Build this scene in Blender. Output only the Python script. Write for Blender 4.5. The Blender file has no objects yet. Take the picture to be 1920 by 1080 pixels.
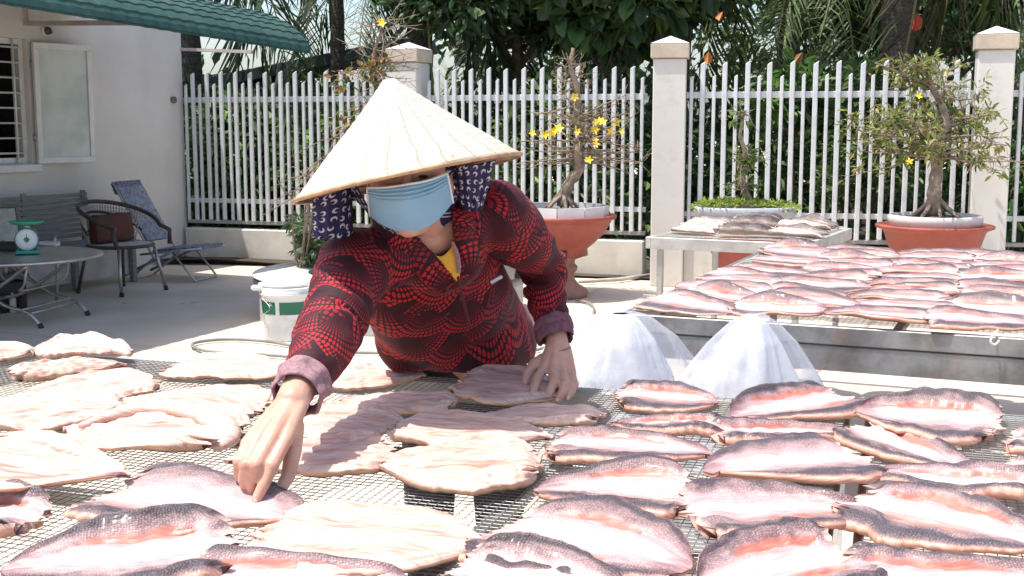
import bpy, bmesh, math, random
import numpy as np
from mathutils import Vector, Matrix, noise as mnoise
R = math.radians
SC = bpy.context.scene
COL = SC.collection
# ------------------------------------------------------------------ camera
CAMZ = 1.4
FPX = 2283.0
PITCH = math.atan(303.0 / FPX)
cam_d = bpy.data.cameras.new('camera')
cam = bpy.data.objects.new('camera', cam_d)
COL.objects.link(cam)
cam_d.sensor_width = 36.0
cam_d.lens = 36.0 * FPX / 1920.0
cam_d.clip_start = 0.05
cam_d.clip_end = 600
cam.location = (0, 0, CAMZ)
cam.rotation_euler = (math.pi / 2 - PITCH, 0, 0)
SC.camera = cam
# ------------------------------------------------------------------ light
SUNV = Vector((-0.34, -0.10, 1.0)).normalized()
elev = math.asin(SUNV.z)
world = bpy.data.worlds.new('World')
SC.world = world
world.use_nodes = True
wn = world.node_tree.nodes
bg = wn['Background']
sky = wn.new('ShaderNodeTexSky')
sky.sky_type = 'NISHITA'
sky.sun_disc = False
sky.sun_elevation = elev
sky.sun_rotation = math.atan2(SUNV.x, SUNV.y)
sky.dust_density = 2.5
sky.ozone_density = 1.0
world.node_tree.links.new(sky.outputs[0], bg.inputs[0])
bg.inputs[1].default_value = 0.15
sl = bpy.data.lights.new('sun', 'SUN')
sl.energy = 3.7
sl.angle = R(0.53)
sl.color = (1.0, 0.955, 0.89)
so = bpy.data.objects.new('sun', sl)
COL.objects.link(so)
so.rotation_euler = SUNV.to_track_quat('Z', 'Y').to_euler()
SC.view_settings.view_transform = 'Standard'
SC.view_settings.look = 'None'
SC.view_settings.gamma = 1
SC.view_settings.exposure = 0.84
SC.view_settings.use_curve_mapping = False

# ------------------------------------------------------------------ measuring helpers (photo pixel -> place)
_s, _c = math.sin(PITCH), math.cos(PITCH)
def ray(u, v):
    x = (u - 960) / FPX; y = -(v - 540) / FPX
    return Vector((x, _c + y * _s, -_s + y * _c))
def at(u, v, z=0.0):
    d = ray(u, v); t = (z - CAMZ) / d.z
    return Vector((0, 0, CAMZ)) + d * t
def atY(u, v, Y):
    d = ray(u, v); t = Y / d.y
    return Vector((0, 0, CAMZ)) + d * t

# ------------------------------------------------------------------ object helpers
def tag(o, label=None, cat=None, group=None, kind=None):
    if label: o['label'] = label
    if cat: o['category'] = cat
    if group: o['group'] = group
    if kind: o['kind'] = kind
    return o
def thing(name, label, cat, loc=(0, 0, 0), rotz=0.0, group=None):
    o = bpy.data.objects.new(name, None)
    COL.objects.link(o)
    o.empty_display_size = 0.1
    o.location = loc; o.rotation_euler = (0, 0, rotz)
    return tag(o, label, cat, group)
def link(name, me, mat=None, parent=None, smooth=None):
    if isinstance(me, bmesh.types.BMesh):
        bm = me; me = bpy.data.meshes.new(name); bm.to_mesh(me); bm.free()
    if mat is not None and len(me.materials) == 0:
        me.materials.append(mat)
    if smooth is not None:
        me.polygons.foreach_set('use_smooth', [smooth] * len(me.polygons))
    o = bpy.data.objects.new(name, me)
    COL.objects.link(o)
    if parent is not None: o.parent = parent
    return o
def copy_tree(o, parent=None):
    c = o.copy(); COL.objects.link(c)
    if parent is not None: c.parent = parent
    for ch in list(o.children): copy_tree(ch, c)
    return c
def BM(): return bmesh.new()
def box(bm, c, s, rot=None, taper=None):
    """box centre c, size s; rot = Matrix 3x3; taper = top xy scale"""
    vs = []
    for dz in (-.5, .5):
        k = taper if (taper is not None and dz > 0) else 1.0
        for dx, dy in ((-.5, -.5), (.5, -.5), (.5, .5), (-.5, .5)):
            p = Vector((dx * s[0] * k, dy * s[1] * k, dz * s[2]))
            if rot is not None: p = rot @ p
            vs.append(bm.verts.new(p + Vector(c)))
    for f in ((0, 3, 2, 1), (4, 5, 6, 7), (0, 1, 5, 4), (1, 2, 6, 5), (2, 3, 7, 6), (3, 0, 4, 7)):
        bm.faces.new([vs[i] for i in f])
    return vs
def bevel(bm, w=0.004, seg=1):
    bmesh.ops.bevel(bm, geom=list(bm.edges), offset=w, segments=seg, affect='EDGES', profile=0.6)
    return bm
def bbox(c, s, w=0.004, rot=None, taper=None):
    bm = BM(); box(bm, c, s, rot, taper); return bevel(bm, w)
def tube(bm, pts, rad, n=8, caps=True, side=None, ell=None, closed=False):
    """swept tube; rad scalar/list; ell = list of b/a ratios; side = reference axis for a"""
    P = [Vector(p) for p in pts]; m = len(P)
    if not hasattr(rad, '__len__'): rad = [rad] * m
    rings = []; prev = None
    for i in range(m):
        if closed: t = P[(i + 1) % m] - P[i - 1]
        elif i == 0: t = P[1] - P[0]
        elif i == m - 1: t = P[-1] - P[-2]
        else: t = (P[i + 1] - P[i]).normalized() + (P[i] - P[i - 1]).normalized()
        t.normalize()
        if side is not None:
            sd = side[i] if isinstance(side, list) else side
            a = Vector(sd) - t * Vector(sd).dot(t)
        elif prev is None:
            a = t.orthogonal()
        else:
            a = prev - t * prev.dot(t)
        if a.length < 1e-6: a = t.orthogonal()
        a.normalize(); b = t.cross(a); prev = a
        e = 1.0 if ell is None else (ell[i] if hasattr(ell, '__len__') else ell)
        rings.append([bm.verts.new(P[i] + a * (math.cos(k * 2 * math.pi / n) * rad[i]) + b * (math.sin(k * 2 * math.pi / n) * rad[i] * e)) for k in range(n)])
    for i in range(m if closed else m - 1):
        r0, r1 = rings[i], rings[(i + 1) % m]
        for k in range(n):
            bm.faces.new((r0[k], r0[(k + 1) % n], r1[(k + 1) % n], r1[k]))
    if caps and not closed:
        bm.faces.new(list(reversed(rings[0]))); bm.faces.new(rings[-1])
    return rings
def tube_o(name, pts, rad, mat, parent=None, n=8, **k):
    bm = BM(); tube(bm, pts, rad, n, **k)
    return link(name, bm, mat, parent, True)
def lathe(bm, prof, n=32, c=(0, 0, 0), cap=True, sx=1.0, sy=1.0):
    rings = []
    for r, z in prof:
        rings.append([bm.verts.new((c[0] + r * sx * math.cos(2 * math.pi * k / n), c[1] + r * sy * math.sin(2 * math.pi * k / n), c[2] + z)) for k in range(n)])
    for a, b in zip(rings, rings[1:]):
        for k in range(n): bm.faces.new((a[k], a[(k + 1) % n], b[(k + 1) % n], b[k]))
    if cap:
        bm.faces.new(list(reversed(rings[0]))); bm.faces.new(rings[-1])
    return bm
def smoothpts(pts, k=6):
    P = [Vector(p) for p in pts]; out = []
    for i in range(len(P) - 1):
        p0 = P[i - 1] if i > 0 else P[i] * 2 - P[i + 1]
        p1, p2 = P[i], P[i + 1]
        p3 = P[i + 2] if i + 2 < len(P) else P[i + 1] * 2 - P[i]
        for j in range(k):
            t = j / k
            out.append(0.5 * ((2 * p1) + (p2 - p0) * t + (2 * p0 - 5 * p1 + 4 * p2 - p3) * t * t + (3 * p1 - p0 - 3 * p2 + p3) * t ** 3))
    out.append(P[-1]); return out
def npmesh(name, V, F, uv=None, col=None, smooth=True, extra=None):
    """V (n,3); F (m,k) int array; uv per-vertex (n,2); col per-vertex (n,4)"""
    V = np.asarray(V, dtype=np.float32); F = np.asarray(F, dtype=np.int32)
    me = bpy.data.meshes.new(name)
    m, k = F.shape
    me.vertices.add(len(V)); me.vertices.foreach_set('co', V.ravel())
    me.loops.add(m * k); me.loops.foreach_set('vertex_index', F.ravel())
    me.polygons.add(m)
    me.polygons.foreach_set('loop_start', np.arange(0, m * k, k, dtype=np.int32))
    try: me.polygons.foreach_set('loop_total', np.full(m, k, dtype=np.int32))
    except Exception: pass
    me.update(calc_edges=True)
    me.polygons.foreach_set('use_smooth', np.full(m, smooth))
    if uv is not None:
        l = me.uv_layers.new(name='UVMap')
        l.data.foreach_set('uv', np.asarray(uv, dtype=np.float32)[F.ravel()].ravel())
    if col is not None:
        a = me.color_attributes.new('Col', 'FLOAT_COLOR', 'POINT')
        a.data.foreach_set('color', np.asarray(col, dtype=np.float32).ravel())
    me.validate()
    return me

class SN:
    """smooth random field from sines, vectorised"""
    def __init__(s, seed, dim=2, k=10, f=1.0):
        r = np.random.RandomState(seed)
        s.K = r.normal(size=(k, dim)) * f; s.ph = r.uniform(0, 6.28, k); s.n = k
    def __call__(s, *a):
        p = np.stack([np.asarray(x, dtype=float) for x in np.broadcast_arrays(*a)], -1)
        return np.sin(p @ s.K.T + s.ph).sum(-1) / math.sqrt(s.n / 2.0) * 0.7

# ------------------------------------------------------------------ material helpers
class E:
    """tiny expression wrapper over Math nodes"""
    def __init__(s, nt, sock): s.nt, s.s = nt, sock
    @staticmethod
    def op(nt, o, *a):
        n = nt.nodes.new('ShaderNodeMath'); n.operation = o
        for i, x in enumerate(a):
            if isinstance(x, E): nt.links.new(x.s, n.inputs[i])
            else: n.inputs[i].default_value = float(x)
        return E(nt, n.outputs[0])
    def __add__(s, o): return E.op(s.nt, 'ADD', s, o)
    __radd__ = __add__
    def __sub__(s, o): return E.op(s.nt, 'SUBTRACT', s, o)
    def __rsub__(s, o): return E.op(s.nt, 'SUBTRACT', o, s)
    def __mul__(s, o): return E.op(s.nt, 'MULTIPLY', s, o)
    __rmul__ = __mul__
    def __truediv__(s, o): return E.op(s.nt, 'DIVIDE', s, o)
    def __lt__(s, o): return E.op(s.nt, 'LESS_THAN', s, o)
    def __gt__(s, o): return E.op(s.nt, 'GREATER_THAN', s, o)
    def f(s, name, *a): return E.op(s.nt, name, s, *a)
    def fract(s): return s.f('FRACT')
    def abs(s): return s.f('ABSOLUTE')
    def sqrt(s): return s.f('SQRT')
    def step(s, lo, hi):
        n = s.nt.nodes.new('ShaderNodeMapRange'); n.interpolation_type = 'SMOOTHSTEP'
        s.nt.links.new(s.s, n.inputs[0]); n.inputs[1].default_value = lo; n.inputs[2].default_value = hi
        return E(s.nt, n.outputs[0])
MATS = {}
def newmat(name):
    m = bpy.data.materials.new(name); m.use_nodes = True
    return m, m.node_tree, m.node_tree.nodes['Principled BSDF']
def mixc(nt, fac, a, b, mode='MIX'):
    n = nt.nodes.new('ShaderNodeMix'); n.data_type = 'RGBA'; n.blend_type = mode
    for i, x in ((0, fac), (6, a), (7, b)):
        if isinstance(x, E): nt.links.new(x.s, n.inputs[i])
        elif isinstance(x, bpy.types.NodeSocket): nt.links.new(x, n.inputs[i])
        elif i == 0: n.inputs[0].default_value = x
        else: n.inputs[i].default_value = (*x[:3], 1)
    return n.outputs[2]
def noise_n(nt, scale, detail=4, rough=.55, vec=None, coord='Object', stretch=None, dist=0.0):
    if vec is None:
        tc = nt.nodes.new('ShaderNodeTexCoord'); vec = tc.outputs[coord]
    if stretch is not None:
        mp = nt.nodes.new('ShaderNodeMapping'); nt.links.new(vec, mp.inputs[0])
        mp.inputs['Scale'].default_value = stretch; vec = mp.outputs[0]
    n = nt.nodes.new('ShaderNodeTexNoise'); n.inputs['Scale'].default_value = scale
    n.inputs['Detail'].default_value = detail; n.inputs['Roughness'].default_value = rough
    n.inputs['Distortion'].default_value = dist
    nt.links.new(vec, n.inputs['Vector'])
    return E(nt, n.outputs[0])
def bump_n(nt, bs, h, strength=.3, dist=.01):
    b = nt.nodes.new('ShaderNodeBump'); b.inputs['Strength'].default_value = strength
    b.inputs['Distance'].default_value = dist
    nt.links.new(h.s, b.inputs['Height'])
    nt.links.new(b.outputs[0], bs.inputs['Normal'])
    return b
def pm(name, base, rough=.6, metal=0.0, var=.18, vs=6, bump=.15, bs=60, spec=.5, dirt=None, dscale=2.5, damt=.5, coord='Object', stretch=None, bd=.004):
    if name in MATS: return MATS[name]
    m, nt, b = newmat(name)
    n1 = noise_n(nt, vs, 5, .6, coord=coord, stretch=stretch)
    lo = [max(0, c * (1 - var)) for c in base]; hi = [min(1, c * (1 + var)) for c in base]
    c = mixc(nt, n1.step(.3, .7), lo, hi)
    if dirt is not None:
        n2 = noise_n(nt, dscale, 8, .7, coord=coord)
        c = mixc(nt, n2.step(.48, .72) * damt, c, dirt)
    nt.links.new(c, b.inputs['Base Color'])
    n3 = noise_n(nt, bs, 4, .6, coord=coord, stretch=stretch)
    if bump: bump_n(nt, b, n3, bump, bd)
    nt.links.new((n1 * .25 + (rough - .12)).s, b.inputs['Roughness'])
    b.inputs['Metallic'].default_value = metal
    b.inputs['Specular IOR Level'].default_value = spec
    MATS[name] = m
    return m
def attrmat(name, rough=.55, var=.25, vs=20, trans=0.0, bump=0, bs=60, sss=0, spec=.4):
    """material whose colour comes from the mesh colour attribute"""
    m, nt, b = newmat(name)
    a = nt.nodes.new('ShaderNodeVertexColor'); a.layer_name = 'Col'
    n = noise_n(nt, vs, 3)
    c = mixc(nt, 1.0, a.outputs[0], mixc(nt, n.s, (1 - var,) * 3, (1 + var,) * 3), 'MULTIPLY')
    nt.links.new(c, b.inputs['Base Color'])
    b.inputs['Roughness'].default_value = rough
    b.inputs['Specular IOR Level'].default_value = spec
    if bump: bump_n(nt, b, noise_n(nt, bs, 4), bump, .004)
    if sss:
        b.inputs['Subsurface Weight'].default_value = sss
        b.inputs['Subsurface Radius'].default_value = (.012, .005, .003)
        b.inputs['Subsurface Scale'].default_value = 1.0
    if trans:
        t = nt.nodes.new('ShaderNodeBsdfTranslucent'); nt.links.new(c, t.inputs[0])
        mx = nt.nodes.new('ShaderNodeMixShader'); mx.inputs[0].default_value = trans
        nt.links.new(b.outputs[0], mx.inputs[1]); nt.links.new(t.outputs[0], mx.inputs[2])
        nt.links.new(mx.outputs[0], nt.nodes['Material Output'].inputs[0])
    return m

M_white = pm('white_paint', (.68, .68, .66), .45, var=.06, bump=.05, dirt=(.42, .38, .33), damt=.25)
M_bar = pm('fence_paint', (.62, .63, .63), .4, var=.1, bump=.05, dirt=(.35, .3, .24), damt=.35, dscale=5)
M_steel = pm('stainless_steel', (.48, .46, .44), .38, .85, var=.12, vs=9, bump=.05, dirt=(.2, .15, .11), damt=.4)
M_galv = pm('galvanised_steel', (.24, .24, .235), .5, .55, var=.35, vs=7, bump=.1, dirt=(.20, .11, .07), dscale=5, damt=.6)
M_wire = pm('mesh_wire', (.25, .245, .235), .5, .3, var=.2, vs=12, bump=0)
M_black = pm('black_rubber', (.03, .03, .03), .6, var=.2)
M_postm = pm('post_plaster', (.66, .63, .575), .75, var=.06, vs=3, bump=.12, bs=120, dirt=(.42, .37, .30), damt=.45, dscale=3)
M_capm = pm('cap_plaster', (.55, .46, .35), .75, var=.12, bump=.15, dirt=(.3, .24, .18))
M_lowall = pm('low_wall_plaster', (.60, .57, .51), .8, var=.08, vs=3, bump=.15, bs=90, dirt=(.36, .31, .24), damt=.55, dscale=2.2)
M_house = pm('house_plaster', (.62, .59, .545), .8, var=.05, vs=1.6, bump=.1, bs=140, dirt=(.45, .42, .39), damt=.3, dscale=1.2)
# ================================================================== GROUND
def ground_mat():
    m, nt, b = newmat('courtyard_concrete')
    tc = nt.nodes.new('ShaderNodeTexCoord')
    n1 = noise_n(nt, .7, 8, .62, vec=tc.outputs['Object'])
    n2 = noise_n(nt, 9, 8, .7, vec=tc.outputs['Object'])
    n3 = noise_n(nt, 2.2, 10, .7, vec=tc.outputs['Object'], stretch=(.35, 1.2, 1))
    c = mixc(nt, n1.step(.3, .7), (.50, .43, .35), (.62, .55, .455))
    c = mixc(nt, n3.step(.5, .75) * .45, c, (.40, .345, .28))
    c = mixc(nt, n2.step(.62, .72) * .35, c, (.34, .29, .24))
    nt.links.new(c, b.inputs['Base Color'])
    nt.links.new((n2 * .3 + .55).s, b.inputs['Roughness'])
    bump_n(nt, b, n2, .25, .004)
    return m
M_ground = ground_mat()
M_joint = pm('joint_grime', (.20, .17, .14), .9)
M_soil = pm('dark_soil', (.06, .045, .03), .95, var=.4, vs=3, bump=.6, bs=18, bd=.03)
bm = BM()
n = 40
# one sheet reaching past everything, gently uneven
xs = [-300, -60, -20] + [(-8 + i * .5) for i in range(41)] + [25, 60, 300]
ys = [-60, -10] + [(-1 + i * .5) for i in range(31)] + [18, 30, 60, 300]
grid = [[bm.verts.new((x, y, 0.006 * mnoise.noise(Vector((x * .4, y * .4, 0))) if -8 <= x <= 12 and -1 <= y <= 14 else 0)) for y in ys] for x in xs]
for i in range(len(xs) - 1):
    for j in range(len(ys) - 1):
        bm.faces.new((grid[i][j], grid[i + 1][j], grid[i + 1][j + 1], grid[i][j + 1]))
tag(link('ground', bm, M_ground, None, True), kind='structure')
# cut joints between the cast slabs, running with the house
hd = Vector((.424, .906, 0)); hn = Vector((.906, -.424, 0))
bm = BM()
def strip(bm, a, b, w, z=.012):
    a = Vector(a); b = Vector(b); d = (b - a).normalized(); s = Vector((-d.y, d.x, 0)) * w / 2
    N = 20
    for i in range(N):
        p = a.lerp(b, i / N); q = a.lerp(b, (i + 1) / N)
        bm.faces.new([bm.verts.new(Vector((k.x, k.y, z))) for k in (p - s, p + s, q + s, q - s)])
C0 = Vector((-3.42, 12.8, 0))
for k in range(2, 5):
    p = C0 + hn * (k * 2.4)
    strip(bm, p - hd * 13, p + hd * .2, .007)
for k in range(0, 4):
    p = C0 - hd * (k * 3.0 + 1.2)
    strip(bm, p + hn * .2, p + hn * 9.0, .007)
tag(link('slab_joints', bm, M_joint), kind='structure')
# garden soil beyond the fence
bm = BM()
g = {}
for i in range(33):
    for j in range(15):
        x = -16 + i; y = 10.9 + j * 1.4 + (0.06 * (4 - x) if j == 0 else 0)
        if j == 0: y = max(10.55 + .0, 12.55 - (x + 3.4) * .32) if x < 1.4 else 10.9 - (x - 1.4) * .12
        g[i, j] = bm.verts.new((x, y, .02 if j == 0 else .05 + .08 * mnoise.noise(Vector((x * .6, y * .6, 3)))))
for i in range(32):
    for j in range(14): bm.faces.new((g[i, j], g[i + 1, j], g[i + 1, j + 1], g[i, j + 1]))
tag(link('garden_soil', bm, M_soil, None, True), kind='structure')

# ================================================================== HOUSE
house = thing('house', 'single storey pale plastered house at the left with an open casement window', 'house', C0, math.atan2(-.906, -.424))
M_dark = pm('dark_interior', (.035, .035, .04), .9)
M_inw = pm('shaded_interior_wall', (.045, .045, .05), .9)  # near-black: shade of the unlit room is put into the wall colour
WX0, WX1, WZ0, WZ1 = 2.05, 3.6, 1.075, 2.165
WT = .18
def hbox(name, x0, x1, y0, y1, z0, z1, m, w=.004, parent=house):
    return link(name, bbox(((x0 + x1) / 2, (y0 + y1) / 2, (z0 + z1) / 2), (x1 - x0, y1 - y0, z1 - z0), w), m, parent)
bm = BM()
def bb(bm, x0, x1, y0, y1, z0, z1): box(bm, ((x0 + x1) / 2, (y0 + y1) / 2, (z0 + z1) / 2), (x1 - x0, y1 - y0, z1 - z0))
bb(bm, 0, WX0, -WT, 0, -.05, 3.0)
bb(bm, WX0 + .0005, WX1 - .0005, -WT, 0, -.05, WZ0)
bb(bm, WX0 + .0005, WX1 - .0005, -WT, 0, WZ1, 3.0)
bb(bm, WX1, 9.5, -WT, 0, -.05, 3.0)
bb(bm, -.0, .18, -6, -WT - .001, -.05, 3.0)
link('wall', bm, M_house, house)
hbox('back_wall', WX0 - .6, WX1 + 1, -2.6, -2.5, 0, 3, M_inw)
hbox('blocking_partition', WX0 - .62, WX0 - .56, -2.6, -WT - .01, 0, 2.69, M_inw)  # added to shut out the lit inner walls so the window stays dark
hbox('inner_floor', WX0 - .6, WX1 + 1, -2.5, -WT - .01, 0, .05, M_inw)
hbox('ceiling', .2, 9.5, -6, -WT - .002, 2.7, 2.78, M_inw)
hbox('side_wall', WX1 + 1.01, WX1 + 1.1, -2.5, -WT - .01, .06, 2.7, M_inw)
# window
win = link('window_frame', BM(), M_white, house)
bm = BM()
for (x0, x1, z0, z1) in ((WX0, WX0 + .05, WZ0, WZ1), (WX0 + .051, WX1, WZ1 - .05, WZ1), (WX0 + .051, WX1, WZ0, WZ0 + .05)):
    bb(bm, x0, x1, -.14, -.05, z0 + .001, z1 - .001)
bm.to_mesh(win.data); bm.free()
for k in range(8):
    z = WZ0 + .09 + k * .132
    tube_o('grille_bar', [(WX0 + .05, -.035, z), (WX1, -.035, z)], .009, M_white, win, 6)
for k in range(4):
    x = WX0 + .13 + k * .38
    tube_o('grille_upright', [(x, -.03, WZ0 + .0), (x, -.03, WZ1)], .011, M_white, win, 6)
hbox('sill', WX0 - .06, WX1, .001, .06, WZ0 - .075, WZ0 - .01, M_white)
# open casement sash, swung back towards the corner
sash = thing('window_sash', None, None); sash.parent = house
sash.location = (WX0 - .03, .02, WZ0 - .005); sash.rotation_euler = (0, 0, R(180 - 13))
SWd, SHt = .58, 1.07
M_frost = None
m, nt, b = newmat('frosted_glass'); b.inputs['Base Color'].default_value = (.50, .56, .53, 1)
b.inputs['Roughness'].default_value = .16; nn = noise_n(nt, 3, 3); bump_n(nt, b, nn, .1, .01)
nt.links.new(mixc(nt, nn.step(.35, .65), (.42, .48, .45), (.56, .60, .57)), b.inputs['Base Color']); M_frost = m
for nm, (x0, x1, z0, z1) in (('rail', (0, SWd, 0, .055)), ('rail', (0, SWd, SHt - .055, SHt)), ('stile', (0, .05, .056, SHt - .056)), ('stile', (SWd - .05, SWd, .056, SHt - .056))):
    link(nm, bbox(((x0 + x1) / 2, -.02, (z0 + z1) / 2), (x1 - x0, .04, z1 - z0)), M_white, sash)
link('pane', bbox((SWd / 2, -.02, SHt / 2), (SWd - .10, .012, SHt - .11), .001), M_frost, sash)
for z in (.2, .85): tube_o('hinge', [(-.005, .0, z), (-.005, .0, z + .07)], .01, M_steel, sash, 6)
# things on the window ledge inside
kettle = thing('kettle', 'dark blue kettle with a black handle behind the window grille', 'kettle', house.matrix_world @ Vector((0, 0, 0)))
kl = C0 + Vector((-.424, -.906, 0)) * (WX0 + .2) + hn * (-.30)
kettle.location = (kl.x, kl.y, WZ0 + .02)
bm = lathe(BM(), [(.07, 0), (.09, .02), (.085, .1), (.05, .13), (.02, .14)], 20)
link('pot_body', bm, pm('blue_enamel', (.03, .04, .10), .3), kettle, True)
tube_o('handle', smoothpts([(-.07, 0, .11), (-.05, 0, .19), (.02, 0, .21), (.08, 0, .14)]), .012, M_black, kettle)
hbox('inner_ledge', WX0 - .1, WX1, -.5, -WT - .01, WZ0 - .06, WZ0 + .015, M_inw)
# dome lamp under the canopy
lamp = thing('security_camera', 'small round dome camera on the house wall above the open sash', 'camera')
lp = C0 + Vector((-.424, -.906, 0)) * 1.83 + hn * .0
lamp.location = (lp.x, lp.y, 2.25); lamp.rotation_euler = (R(90), 0, math.atan2(hn.y, hn.x) + R(90))
link('base', lathe(BM(), [(.045, 0), (.05, .012), (.042, .03)], 20), M_white, lamp, True)
link('dome', lathe(BM(), [(.038, .03), (.034, .052), (.02, .068), (.005, .072)], 20), pm('dark_dome', (.08, .06, .055), .2), lamp, True)
tube_o('lens', [(0, -.01, .06), (0, -.014, .079)], .014, M_black, lamp, 10)
# wall clamp holding the fence rail
hook = thing('rail_socket', 'small brown round socket on the house corner beside the fence rail', 'wall fitting')
hp = C0 - hd * .16
hook.location = (hp.x, hp.y, 1.67); hook.rotation_euler = (R(90), 0, math.atan2(hn.y, hn.x) + R(90))
link('ring', lathe(BM(), [(.035, 0), (.035, .03), (.018, .032), (.016, .01)], 16), pm('brown_plastic', (.2, .15, .11), .5), hook, True)

# ---- canopy of pressed green sheet, tile pattern rolled over at the eave
def canopy():
    th = thing('canopy', 'green tile-pressed metal awning rolled down along its eave over the yard', 'awning')
    M_green = pm('green_sheet', (.012, .058, .042), .55, .0, var=.22, vs=5, bump=.08, dirt=(.10, .13, .10), damt=.3, dscale=4, spec=.6)
    A = Vector((-2.97, 7.56, 2.13)); B = Vector((-1.71, 10.46, 2.025))
    d = (B - A).normalized(); A2 = A - d * 5.2
    n_out = Vector((d.y, -d.x, 0)).normalized()
    L = (B - A2).length
    # profile from the wall side to the lip (out distance, height)
    prof = [(-2.75, .50), (-2.2, .47), (-1.6, .44), (-1.1, .41), (-.8, .385), (-.55, .345), (-.36, .295), (-.2, .22), (-.08, .13), (-.015, .05), (0, -.02)]
    pp = smoothpts([(a, b, 0) for a, b in prof], 5)
    arc = [0.0]
    for a, b in zip(pp, pp[1:]): arc.append(arc[-1] + (b - a).length)
    def tile(s):
        f = (s / .085) % 1.0
        return .009 * f
    # resample with steps
    rows = []
    tot = arc[-1]; st = .085; k = 0
    ss = []
    while k * st < tot:
        ss += [k * st, k * st + st * .5, min(tot, (k + 1) * st - .004)]; k += 1
    def prof_at(s):
        s = min(max(s, 0), tot - 1e-5)
        for i in range(len(arc) - 1):
            if arc[i + 1] >= s:
                t = (s - arc[i]) / (arc[i + 1] - arc[i]); p = pp[i].lerp(pp[i + 1], t); q = (pp[i + 1] - pp[i]).normalized()
                return p, Vector((-q.y, q.x, 0))
    NU = int(L / .03)
    V = []; 
    for iu in range(NU + 1):
        x = iu * L / NU
        w = abs(math.sin(math.pi * x / .15)) ** .8 * .014
        for s in ss:
            p, nn = prof_at(s)
            q = p + nn * (tile(s) + w)
            V.append(A2 + d * x + n_out * q.x + Vector((0, 0, q.y)))
    m = len(ss)
    F = [(i * m + j, i * m + j + 1, (i + 1) * m + j + 1, (i + 1) * m + j) for i in range(NU) for j in range(m - 1)]
    me = npmesh('sheet', [tuple(v) for v in V], F, smooth=False)
    o = link('sheet', me, M_green, th)
    sm = o.modifiers.new('s', 'SOLIDIFY'); sm.thickness = .006
    M_beam = pm('beam_paint', (.30, .24, .21), .6)
    # supporting frame under the sheet
    for k in range(5):
        x = .6 + k * (L - .7) / 4
        p0 = A2 + d * x + n_out * (-2.5) + Vector((0, 0, .40)); p1 = A2 + d * x + n_out * (-.12) + Vector((0, 0, .02))
        q = p0.lerp(p1, .75) + Vector((0, 0, .12))
        bm = BM(); tube(bm, [p0, q, p1], .026, 4); link('rafter', bm, M_beam, th)
    for o_, dz in ((-.22, .06), (-1.2, .30)):
        p0 = A2 + n_out * o_ + Vector((0, 0, dz)); bm = BM()
        tube(bm, [p0, p0 + d * (L - .02)], .022, 4); link('purlin', bm, M_beam, th)
    # knee bracket at the wall
    br = pm('bracket_paint', (.42, .36, .34), .6)
    c = C0 - hd * 2.05
    bm = BM(); tube(bm, [(c.x, c.y, 2.28), (c.x, c.y, 2.62)], .03, 4); link('bracket_post', bm, br, th)
    e = c + hn * 1.3
    bm = BM(); tube(bm, [(c.x, c.y, 2.30), (e.x, e.y, 2.26)], .028, 4); link('bracket_arm', bm, br, th)
    e2 = C0 + hn * .9 
    bm = BM(); tube(bm, [(C0.x, C0.y, 2.19), (e2.x, e2.y, 2.14)], .022, 4); link('bracket_arm', bm, br, th)
canopy()

# ================================================================== FENCE
M_grime = pm('grey_rail', (.30, .29, .28), .6, var=.2, bump=.1)
def fence_run(name, label, P0, P1, n_bars, first_short=True, zbase=.40, low_label=None, ztop=1.95):
    P0 = Vector((*P0, 0)); P1 = Vector((*P1, 0)); d = (P1 - P0); L = d.length; d.normalize()
    ang = math.atan2(d.y, d.x)
    t = thing(name, label, 'fence', P0, ang, 'railing runs of the courtyard fence')
    def rail(z, h, m, nm='rail', y=0): return link(nm, bbox((L / 2, y, z), (L - .002, .04, h), .004), m, t)
    rail(1.67, .055, M_bar); rail(.635, .045, M_bar); rail(.415, .035, M_grime, 'bottom_rail')
    tall = bbox((0, 0, 0), (.042, .028, ztop - .435), .006); mt = bpy.data.meshes.new('bar_tall'); 
    # pointed tops
    for v in tall.verts:
        if v.co.z > 0 and v.co.x < 0: v.co.z -= .02
    tall.to_mesh(mt); tall.free(); mt.materials.append(M_bar)
    sh = bbox((0, 0, 0), (.030, .026, 1.84 - .435), .005); ms = bpy.data.meshes.new('bar_short')
    for v in sh.verts:
        if v.co.z > 0 and v.co.x < 0: v.co.z -= .015
    sh.to_mesh(ms); sh.free(); ms.materials.append(M_bar)
    rr = random.Random(len(label))
    for i in range(n_bars):
        x = (i + .5) * L / n_bars
        short = (i % 2 == 0) == first_short
        o = bpy.data.objects.new('bar', ms if short else mt); COL.objects.link(o); o.parent = t
        zt = 1.84 if short else ztop
        o.location = (x + rr.uniform(-.004, .004), rr.uniform(-.003, .003) - .036, (zt + .435) / 2 + rr.uniform(-.008, .008))
        o.rotation_euler = (0, rr.uniform(-.006, .006), 0)
    return t
FL = (-3.40, 12.78); 
PM1 = (-1.0, 12.02)     # post behind the hat
PM2 = (1.38, 10.78)     # post right of the woman
PM3 = (3.99, 10.22)     # right post
def lerp2(a, b, t): return (a[0] + (b[0] - a[0]) * t, a[1] + (b[1] - a[1]) * t)
PM2b = (1.24, 11.28)
ML = (PM1[0] + .17, PM1[1] - .0)
fence_run('fence', 'grey white railing between the house corner and the post behind the hat', FL, (PM1[0] - .16, PM1[1] + .05), 28)
fence_run('fence', 'grey white railing behind the yellow flowering bonsai, between hat and middle post', (PM1[0] + .17, PM1[1] - .06), PM2b, 25)
fence_run('fence', 'grey white railing between the middle post and the right post behind two potted trees', (PM2[0] + .14, PM2[1] - .03), (PM3[0] - .15, PM3[1] + .03), 25)
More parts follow.
